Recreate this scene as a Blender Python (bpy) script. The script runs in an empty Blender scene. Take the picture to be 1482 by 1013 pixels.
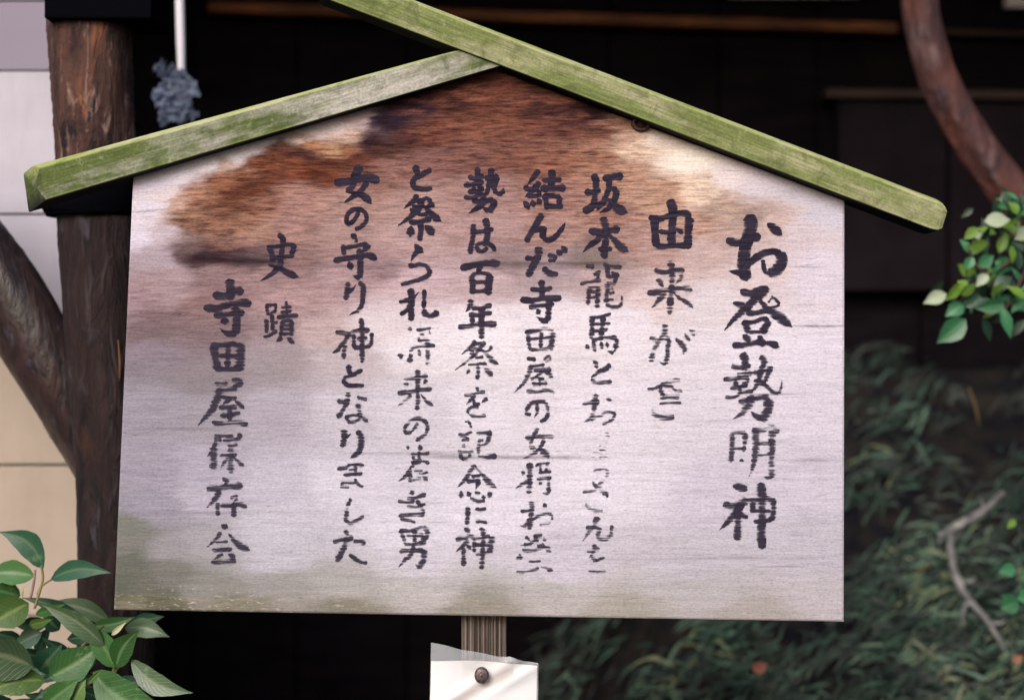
import bpy, bmesh, math, random
import numpy as np
from mathutils import Vector, Matrix

# ------------------------------------------------------------------ camera, world, sun, exposure
SC = bpy.context.scene
COL = SC.collection
D, CZ = 2.4, 1.30                     # camera stands 2.4 m before the board, 1.3 m up
cam = bpy.data.cameras.new('camera'); camo = bpy.data.objects.new('camera', cam); COL.objects.link(camo)
camo.location = (0, -D, CZ); camo.rotation_euler = (math.radians(90), 0, 0)
cam.sensor_width = 36; cam.lens = 36 * D / 1.482
cam.clip_start = 0.05; cam.clip_end = 300
cam.dof.use_dof = True; cam.dof.focus_distance = D - 0.01; cam.dof.aperture_fstop = 2.3
SC.camera = camo

world = bpy.data.worlds.new('World'); SC.world = world; world.use_nodes = True
wn = world.node_tree
sky = wn.nodes.new('ShaderNodeTexSky'); sky.sky_type = 'NISHITA'; sky.sun_disc = False
SUN_EL, SUN_AZ = math.radians(30), math.radians(200)
sky.sun_elevation = SUN_EL; sky.sun_rotation = SUN_AZ; sky.air_density = 1.0; sky.dust_density = 4.0
bg = wn.nodes['Background']; bg.inputs['Strength'].default_value = 0.10
wn.links.new(sky.outputs[0], bg.inputs['Color'])
sun = bpy.data.lights.new('sun', 'SUN'); sun.energy = 1.5; sun.angle = math.radians(28); sun.color = (1.0, 0.975, 0.965)
suno = bpy.data.objects.new('sun', sun); COL.objects.link(suno)
sd = Vector((math.sin(SUN_AZ) * math.cos(SUN_EL), math.cos(SUN_AZ) * math.cos(SUN_EL), math.sin(SUN_EL)))
suno.rotation_euler = sd.to_track_quat('Z', 'Y').to_euler(); suno.location = sd * 8
SC.view_settings.view_transform = 'Standard'; SC.view_settings.look = 'None'
SC.view_settings.gamma = 1; SC.view_settings.exposure = 0.67

# ------------------------------------------------------------------ helpers
random.seed(7); rng = np.random.default_rng(7)
def P(px, py, y=0.0):                 # a point of the place seen at this spot of the photograph, y metres behind the board
    k = (D + y) / D * 0.001
    return Vector(((px - 741) * k, y, CZ + (506.5 - py) * k))
def lin(c):
    return tuple(((v / 255) / 12.92 if v / 255 <= 0.04045 else ((v / 255 + 0.055) / 1.055) ** 2.4) for v in c)
def tag(o, label=None, cat=None, group=None, kind=None):
    if label: o['label'] = label
    if cat: o['category'] = cat
    if group: o['group'] = group
    if kind: o['kind'] = kind
    return o
def empty(name, loc=(0, 0, 0)):
    o = bpy.data.objects.new(name, None); o.location = loc; o.empty_display_size = 0.05; COL.objects.link(o); return o
def mesh_obj(name, verts, faces, mat, parent=None, smooth=False):
    me = bpy.data.meshes.new(name); me.from_pydata([tuple(v) for v in verts], [], faces); me.update()
    me.materials.append(mat)
    if smooth: me.polygons.foreach_set('use_smooth', [True] * len(me.polygons))
    return link(name, me, parent)
def link(name, me, parent=None):
    o = bpy.data.objects.new(name, me); COL.objects.link(o)
    if parent:
        o.parent = parent; o.matrix_parent_inverse = Matrix.Translation(-parent.location)   # parts keep their points in world metres
    return o
def prism(name, outline, y0, y1, mat, parent=None, bevel=0.002, seg=2):
    """outline: points (x, z) of a front face at depth y0, pulled back to y1"""
    bm = bmesh.new()
    f = [bm.verts.new((x, y0, z)) for x, z in outline]; b = [bm.verts.new((x, y1, z)) for x, z in outline]
    n = len(f); bm.faces.new(f); bm.faces.new(b[::-1])
    for i in range(n): bm.faces.new((f[i], b[i], b[(i + 1) % n], f[(i + 1) % n]))
    bmesh.ops.recalc_face_normals(bm, faces=bm.faces[:])
    if bevel: bmesh.ops.bevel(bm, geom=bm.edges[:], offset=bevel, segments=seg, profile=0.5, affect='EDGES')
    me = bpy.data.meshes.new(name); bm.to_mesh(me); bm.free(); me.materials.append(mat)
    return link(name, me, parent)
def box(name, a, b, mat, parent=None, bevel=0.002):
    return prism(name, [(a[0], a[2]), (b[0], a[2]), (b[0], b[2]), (a[0], b[2])], a[1], b[1], mat, parent, bevel)
def crom(pts, n):
    p = np.array(pts, float); m = len(p)
    if m == 2: return p[0] + (p[1] - p[0]) * np.linspace(0, 1, n)[:, None]
    q = np.vstack([2 * p[0] - p[1], p, 2 * p[-1] - p[-2]])
    seg = np.linalg.norm(np.diff(p, axis=0), axis=1); cum = np.concatenate([[0], np.cumsum(seg)]) / max(seg.sum(), 1e-9)
    out = []
    for t in np.linspace(0, 1, n):
        i = min(int(np.searchsorted(cum, t, 'right')) - 1, m - 2); i = max(i, 0)
        u = (t - cum[i]) / max(cum[i + 1] - cum[i], 1e-9)
        a, b, c, d = q[i], q[i + 1], q[i + 2], q[i + 3]
        out.append(0.5 * ((2 * b) + (c - a) * u + (2 * a - 5 * b + 4 * c - d) * u * u + (3 * b - a - 3 * c + d) * u ** 3))
    return np.array(out)
def tube(name, pts, radii, mat, parent=None, sides=20, n=40, rough=0.0, lobes=0.0, caps=True, seed=1):
    """a tapering limb through the given points; rough and lobes give it an uneven surface"""
    r_ = np.random.default_rng(seed)
    c = crom(pts, n); rr = np.interp(np.linspace(0, 1, n), np.linspace(0, 1, len(radii)), radii)
    ph = r_.uniform(0, 6.28, 6); verts = []; faces = []
    up = Vector((0, -1, 0))
    for i in range(n):
        t = Vector(c[min(i + 1, n - 1)] - c[max(i - 1, 0)]).normalized()
        s = t.cross(up); s = s.normalized() if s.length > 1e-4 else Vector((1, 0, 0)); w = s.cross(t).normalized()
        for k in range(sides):
            a = 2 * math.pi * k / sides
            q = 1 + lobes * (math.sin(3 * a + ph[0] + i * 0.05) + 0.6 * math.sin(5 * a + ph[1] + i * 0.09)) + rough * r_.normal()
            verts.append(Vector(c[i]) + (s * math.cos(a) + w * math.sin(a)) * rr[i] * q)
    for i in range(n - 1):
        for k in range(sides):
            faces.append((i * sides + k, i * sides + (k + 1) % sides, (i + 1) * sides + (k + 1) % sides, (i + 1) * sides + k))
    if caps:
        faces.append(tuple(range(sides))[::-1]); faces.append(tuple((n - 1) * sides + k for k in range(sides)))
    return mesh_obj(name, verts, faces, mat, parent, smooth=True)

# value noise for numpy fields
def vnoise(x, y, seed=0):
    xi = np.floor(x).astype(np.int64); yi = np.floor(y).astype(np.int64); xf = x - xi; yf = y - yi
    def h(a, b):
        v = (a * 374761393 + b * 668265263 + seed * 2246822519) & 0xffffffff
        v = ((v ^ (v >> 13)) * 1274126177) & 0xffffffff
        return ((v ^ (v >> 16)) & 0xffff) / 65535.0
    sx = xf * xf * (3 - 2 * xf); sy = yf * yf * (3 - 2 * yf)
    return (h(xi, yi) * (1 - sx) + h(xi + 1, yi) * sx) * (1 - sy) + (h(xi, yi + 1) * (1 - sx) + h(xi + 1, yi + 1) * sx) * sy
def fbm(x, y, seed=0, o=4):
    s = 0; a = 0.5; t = 0
    for i in range(o): s = s + a * vnoise(x * 2 ** i, y * 2 ** i, seed + i * 17); t += a; a *= 0.5
    return s / t

# ------------------------------------------------------------------ materials
class M_:
    def __init__(s, name, rough=0.8, spec=0.3):
        s.m = bpy.data.materials.new(name); s.m.use_nodes = True; s.t = s.m.node_tree
        s.b = s.t.nodes['Principled BSDF']; s.b.inputs['Roughness'].default_value = rough
        s.b.inputs['Specular IOR Level'].default_value = spec; s._c = None
    def n(s, kind, **kw):
        nd = s.t.nodes.new(kind)
        for k, v in kw.items(): setattr(nd, k, v)
        return nd
    def l(s, a, b): s.t.links.new(a, b)
    def coord(s, scale=(1, 1, 1), rot=(0, 0, 0), kind='Object'):
        tc = s.n('ShaderNodeTexCoord'); mp = s.n('ShaderNodeMapping')
        mp.inputs['Scale'].default_value = scale; mp.inputs['Rotation'].default_value = rot
        s.l(tc.outputs[kind], mp.inputs['Vector']); return mp.outputs[0]
    def noise(s, vec, scale, detail=6, rough=0.55, dist=0.0):
        nd = s.n('ShaderNodeTexNoise'); nd.inputs['Scale'].default_value = scale; nd.inputs['Detail'].default_value = detail
        nd.inputs['Roughness'].default_value = rough; nd.inputs['Distortion'].default_value = dist
        if vec is not None: s.l(vec, nd.inputs['Vector'])
        return nd.outputs['Fac']
    def ramp(s, fac, stops, interp='LINEAR'):
        r = s.n('ShaderNodeValToRGB'); r.color_ramp.interpolation = interp; e = r.color_ramp.elements
        while len(e) < len(stops): e.new(0.5)
        for el, (p, c) in zip(e, stops):
            el.position = p; c = c if isinstance(c, tuple) else (c, c, c); el.color = (*c, 1)
        s.l(fac, r.inputs['Fac']); return r.outputs['Color']
    def mix(s, fac, a, b, mode='MIX'):
        x = s.n('ShaderNodeMix', data_type='RGBA', blend_type=mode)
        for i, v in ((0, fac), (6, a), (7, b)):
            if isinstance(v, (int, float)): x.inputs[i].default_value = v
            elif isinstance(v, tuple): x.inputs[i].default_value = (*v, 1)
            else: s.l(v, x.inputs[i])
        return x.outputs[2]
    def math(s, op, a, b=None, clamp=False):
        x = s.n('ShaderNodeMath', operation=op, use_clamp=clamp)
        for i, v in enumerate((a, b)):
            if v is None: continue
            if isinstance(v, (int, float)): x.inputs[i].default_value = v
            else: s.l(v, x.inputs[i])
        return x.outputs[0]
    def color(s, c):
        if isinstance(c, tuple): s.b.inputs['Base Color'].default_value = (*c, 1)
        else: s.l(c, s.b.inputs['Base Color'])
    def bump(s, h, strength=0.4, dist=0.002):
        b = s.n('ShaderNodeBump'); b.inputs['Strength'].default_value = strength; b.inputs['Distance'].default_value = dist
        s.l(h, b.inputs['Height']); s.l(b.outputs[0], s.b.inputs['Normal'])

def mat_board():
    m = M_('weathered_board_wood', 0.9, 0.10)
    at = m.n('ShaderNodeAttribute', attribute_name='stain')
    v1 = m.coord((70, 1, 520)); v2 = m.coord((16, 1, 110)); v3 = m.coord((50, 1, 330)); v5 = m.coord((5.0, 1, 30)); v4 = m.coord((60, 60, 60))
    g1 = m.noise(v1, 1.0, 5, 0.6); g2 = m.noise(v2, 1.0, 6, 0.6, 0.4); g3 = m.noise(v3, 1.0, 3, 0.6)
    c = m.mix(1.0, at.outputs['Color'], m.ramp(g1, [(0.30, 0.85), (0.5, 1.0), (0.70, 1.06)]), 'MULTIPLY')
    c = m.mix(1.0, c, m.ramp(g2, [(0.3, 0.90), (0.5, 1.0), (0.72, 1.04)]), 'MULTIPLY')
    c = m.mix(1.0, c, m.ramp(m.noise(v5, 1.0, 6, 0.7), [(0.3, 0.93), (0.5, 1.0), (0.7, 1.02)]), 'MULTIPLY')
    c = m.mix(0.8, c, m.ramp(g3, [(0.30, 0.62), (0.39, 1.0), (1, 1.0)]), 'MULTIPLY')
    c = m.mix(1.0, c, m.ramp(m.noise(m.coord((230, 1, 330)), 1.0, 4, 0.7), [(0.34, 0.80), (0.5, 1.0), (0.66, 1.10)]), 'MULTIPLY')
    # tannin-stained wood shows its fibres far more strongly than the bleached wood
    sc = m.n('ShaderNodeSeparateColor', mode='HSV'); m.l(at.outputs['Color'], sc.inputs[0])
    sf = m.ramp(sc.outputs[1], [(0.12, 0.0), (0.60, 1.0)])
    fib = m.noise(m.coord((30, 1, 240)), 1.0, 6, 0.70, 0.3)
    c = m.mix(sf, c, m.mix(1.0, c, m.ramp(fib, [(0.36, (.34, .30, .31)), (0.5, (.95, .95, .95)), (0.64, (1.55, 1.48, 1.45))]), 'MULTIPLY'))
    ln = m.noise(m.coord((4, 1, 130)), 1.0, 2, 0.5)
    c = m.mix(m.ramp(ln, [(0.24, 0.55), (0.30, 0.0)]), c, (0.14, 0.11, 0.12))
    # pale flaking lichen specks low on the board
    lo = m.n('ShaderNodeAttribute', attribute_name='lichen')
    sp = m.ramp(m.noise(m.coord((70, 1, 210)), 1.0, 6, 0.7), [(0.57, 0.0), (0.64, 1.0)])
    c = m.mix(m.math('MULTIPLY', sp, m.math('MULTIPLY', lo.outputs['Fac'], 0.65)), c, (0.56, 0.52, 0.43))
    m.color(c)
    h = m.math('ADD', m.math('MULTIPLY', g1, 0.9), m.math('MULTIPLY', g3, 0.6))
    m.bump(h, 0.45, 0.0016)
    return m.m
def mat_ink():
    m = M_('sumi_ink', 0.8, 0.08)
    g = m.noise(m.coord((28, 1, 430)), 1.0, 2, 0.5); g2 = m.noise(m.coord((26, 1, 60)), 1.0, 3, 0.5)
    g3 = m.noise(m.coord((160, 1, 260)), 1.0, 2, 0.5)
    ed = m.n('ShaderNodeAttribute', attribute_name='edge').outputs['Fac']
    oi = m.n('ShaderNodeObjectInfo')
    sr = m.n('ShaderNodeSeparateColor'); m.l(oi.outputs['Color'], sr.inputs[0]); fade = sr.outputs[0]
    # ink left = edge profile + what the grain kept, minus the wear of this character
    v = m.math('ADD', m.math('MULTIPLY', ed, 0.75), 1.12)
    v = m.math('SUBTRACT', v, m.math('MULTIPLY', m.ramp(g, [(0.36, 0.0), (0.64, 1.0)]), m.math('ADD', 0.46, m.math('MULTIPLY', fade, 1.30))))
    v = m.math('SUBTRACT', v, m.math('MULTIPLY', m.ramp(g2, [(0.35, 0.0), (0.65, 1.0)]), m.math('ADD', 0.28, m.math('MULTIPLY', fade, 0.50))))
    v = m.math('SUBTRACT', v, m.math('MULTIPLY', g3, 0.45))
    v = m.math('SUBTRACT', v, m.math('MULTIPLY', fade, 0.12))
    a = m.ramp(v, [(0.24, 0.0), (0.80, 1.0)])
    am = m.math('MULTIPLY', a, m.math('SUBTRACT', 0.98, m.math('MULTIPLY', fade, 0.30)))
    ic = m.mix(m.ramp(g, [(0.35, 0.0), (0.7, 1.0)]), (0.009, 0.007, 0.016), (0.040, 0.031, 0.056))
    m.color(m.mix(m.math('MULTIPLY', fade, 1.1, True), ic, (0.066, 0.053, 0.084)))      # thin, washed-out ink is greyer
    m.l(am, m.b.inputs['Alpha'])
    return m.m
def mat_moss(name, dirv, seed, moss, grey, greyat):
    """weathered batten wood, green with algae; greyat shifts how much bare wood shows"""
    m = M_(name, 0.9, 0.15)
    ang = math.atan2(dirv[1], dirv[0])
    al = m.coord((1, 1, 1), (0, ang, 0))
    mp = m.n('ShaderNodeMapping'); mp.inputs['Scale'].default_value = (14, 40, 300); m.l(al, mp.inputs['Vector'])
    mp2 = m.n('ShaderNodeMapping'); mp2.inputs['Scale'].default_value = (8, 20, 34); mp2.inputs['Location'].default_value = (seed, 0, 0); m.l(al, mp2.inputs['Vector'])
    g = m.noise(mp.outputs[0], 1.0, 5, 0.65); b = m.noise(mp2.outputs[0], 1.0, 5, 0.6)
    f = m.noise(m.coord(), 260, 3, 0.6)
    ba = m.n('ShaderNodeAttribute', attribute_name='bare').outputs['Fac']
    c = m.mix(m.ramp(m.math('SUBTRACT', b, m.math('MULTIPLY', ba, 0.15)), [(greyat - 0.14, 1.0), (greyat + 0.12, 0.0)]), moss, grey)
    c = m.mix(m.ramp(b, [(0.55, 0.0), (0.75, 0.65)]), c, tuple(v * 0.55 for v in moss))
    c = m.mix(1.0, c, m.ramp(g, [(0.3, 0.62), (0.5, 0.98), (0.7, 1.22)]), 'MULTIPLY')
    c = m.mix(0.7, c, m.ramp(f, [(0.35, 0.75), (0.65, 1.2)]), 'MULTIPLY')
    at = m.n('ShaderNodeAttribute', attribute_name='pale_edge').outputs['Fac']
    c = m.mix(m.math('MULTIPLY', at, 0.75), c, m.mix(m.ramp(b, [(0.4, 0.0), (0.6, 1.0)]), (0.50, 0.50, 0.26), (0.36, 0.42, 0.12)))  # paler yellow-green tone on the chamfer and upper edges
    mp3 = m.n('ShaderNodeMapping'); mp3.inputs['Scale'].default_value = (5, 30, 210); m.l(al, mp3.inputs['Vector'])
    ck = m.noise(mp3.outputs[0], 1.0, 3, 0.7)
    c = m.mix(m.ramp(ck, [(0.27, 0.9), (0.33, 0.0)]), c, (0.02, 0.022, 0.010))
    pt = m.noise(m.coord((38, 38, 38)), 1.0, 6, 0.7, 0.6)
    c = m.mix(m.ramp(pt, [(0.52, 0.0), (0.66, 0.55)]), c, tuple(v * 0.42 for v in moss))
    c = m.mix(m.ramp(pt, [(0.30, 0.6), (0.42, 0.0)]), c, (0.36, 0.37, 0.24))
    ud = m.n('ShaderNodeAttribute', attribute_name='under_shade').outputs['Fac']
    c = m.mix(ud, c, (0.012, 0.010, 0.012))  # shade along the batten's underside, painted into the colour
    m.color(c); m.bump(m.math('ADD', g, m.math('MULTIPLY', f, 0.5)), 0.55, 0.002)
    return m.m
def mat_wood(name, dark, light, scale=(60, 60, 4), rough=0.8, spec=0.3, bump=0.4, patch=None):
    m = M_(name, rough, spec)
    g = m.noise(m.coord(scale), 1.0, 6, 0.62, 0.3); g2 = m.noise(m.coord((6, 6, 6)), 1.0, 4, 0.6)
    c = m.mix(m.ramp(g, [(0.32, 0.0), (0.68, 1.0)]), dark, light)
    c = m.mix(1.0, c, m.ramp(g2, [(0.3, 0.7), (0.7, 1.2)]), 'MULTIPLY')
    if patch:
        pn = m.noise(m.coord(patch[0]), 1.0, 4, 0.6, 0.8)
        c = m.mix(m.ramp(pn, [(patch[2], 0.0), (patch[2] + 0.07, 1.0)]), c, patch[1])
    m.color(c); m.bump(g, bump, 0.004); return m.m
def mat_leaf(name, base, rib, rough=0.35, spec=0.5, trans=0.15, var=0.5):
    m = M_(name, rough, spec)
    oi = m.n('ShaderNodeObjectInfo'); e = m.n('ShaderNodeAttribute', attribute_name='rib').outputs['Fac']
    ni = m.n('ShaderNodeAttribute', attribute_name='tone').outputs['Fac']
    r = m.math('ADD', m.math('MULTIPLY', oi.outputs['Random'], 0.6), m.math('MULTIPLY', ni, 0.4))
    c = m.mix(1.0, base, m.ramp(r, [(0.0, 1 - var), (1.0, 1 + var)]), 'MULTIPLY')
    c = m.mix(m.ramp(m.noise(m.coord(), 55, 4, 0.6), [(0.4, 0.0), (0.7, 0.35)]), c, tuple(v * 0.55 for v in base))
    c = m.mix(m.ramp(e, [(0.80, 0.0), (0.97, 0.7)]), c, rib)
    al = m.n('ShaderNodeAttribute', attribute_name='along').outputs['Fac']
    w = m.math('SINE', m.math('MULTIPLY', m.math('ADD', al, m.math('MULTIPLY', e, 0.30)), 62.0))
    vn = m.ramp(w, [(0.80, 0.0), (0.99, 1.0)])
    c = m.mix(m.math('MULTIPLY', vn, 0.22), c, rib)
    bl = m.ramp(m.noise(m.coord(), 22, 5, .7), [(0.60, 0.0), (0.72, 0.5)])
    c = m.mix(bl, c, tuple(v * 1.6 for v in rib))
    m.color(c)
    m.b.inputs['Subsurface Weight'].default_value = 0.0
    m.b.inputs['Transmission Weight'].default_value = 0.0
    tr = m.n('ShaderNodeBsdfTranslucent'); m.l(c, tr.inputs['Color'])
    mx = m.n('ShaderNodeMixShader'); mx.inputs[0].default_value = trans
    m.l(m.b.outputs[0], mx.inputs[1]); m.l(tr.outputs[0], mx.inputs[2])
    m.l(mx.outputs[0], m.t.nodes['Material Output'].inputs['Surface'])
    m.bump(m.math('SUBTRACT', m.noise(m.coord(), 90, 3), m.math('MULTIPLY', vn, 0.35)), 0.35, 0.002)
    return m.m

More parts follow.
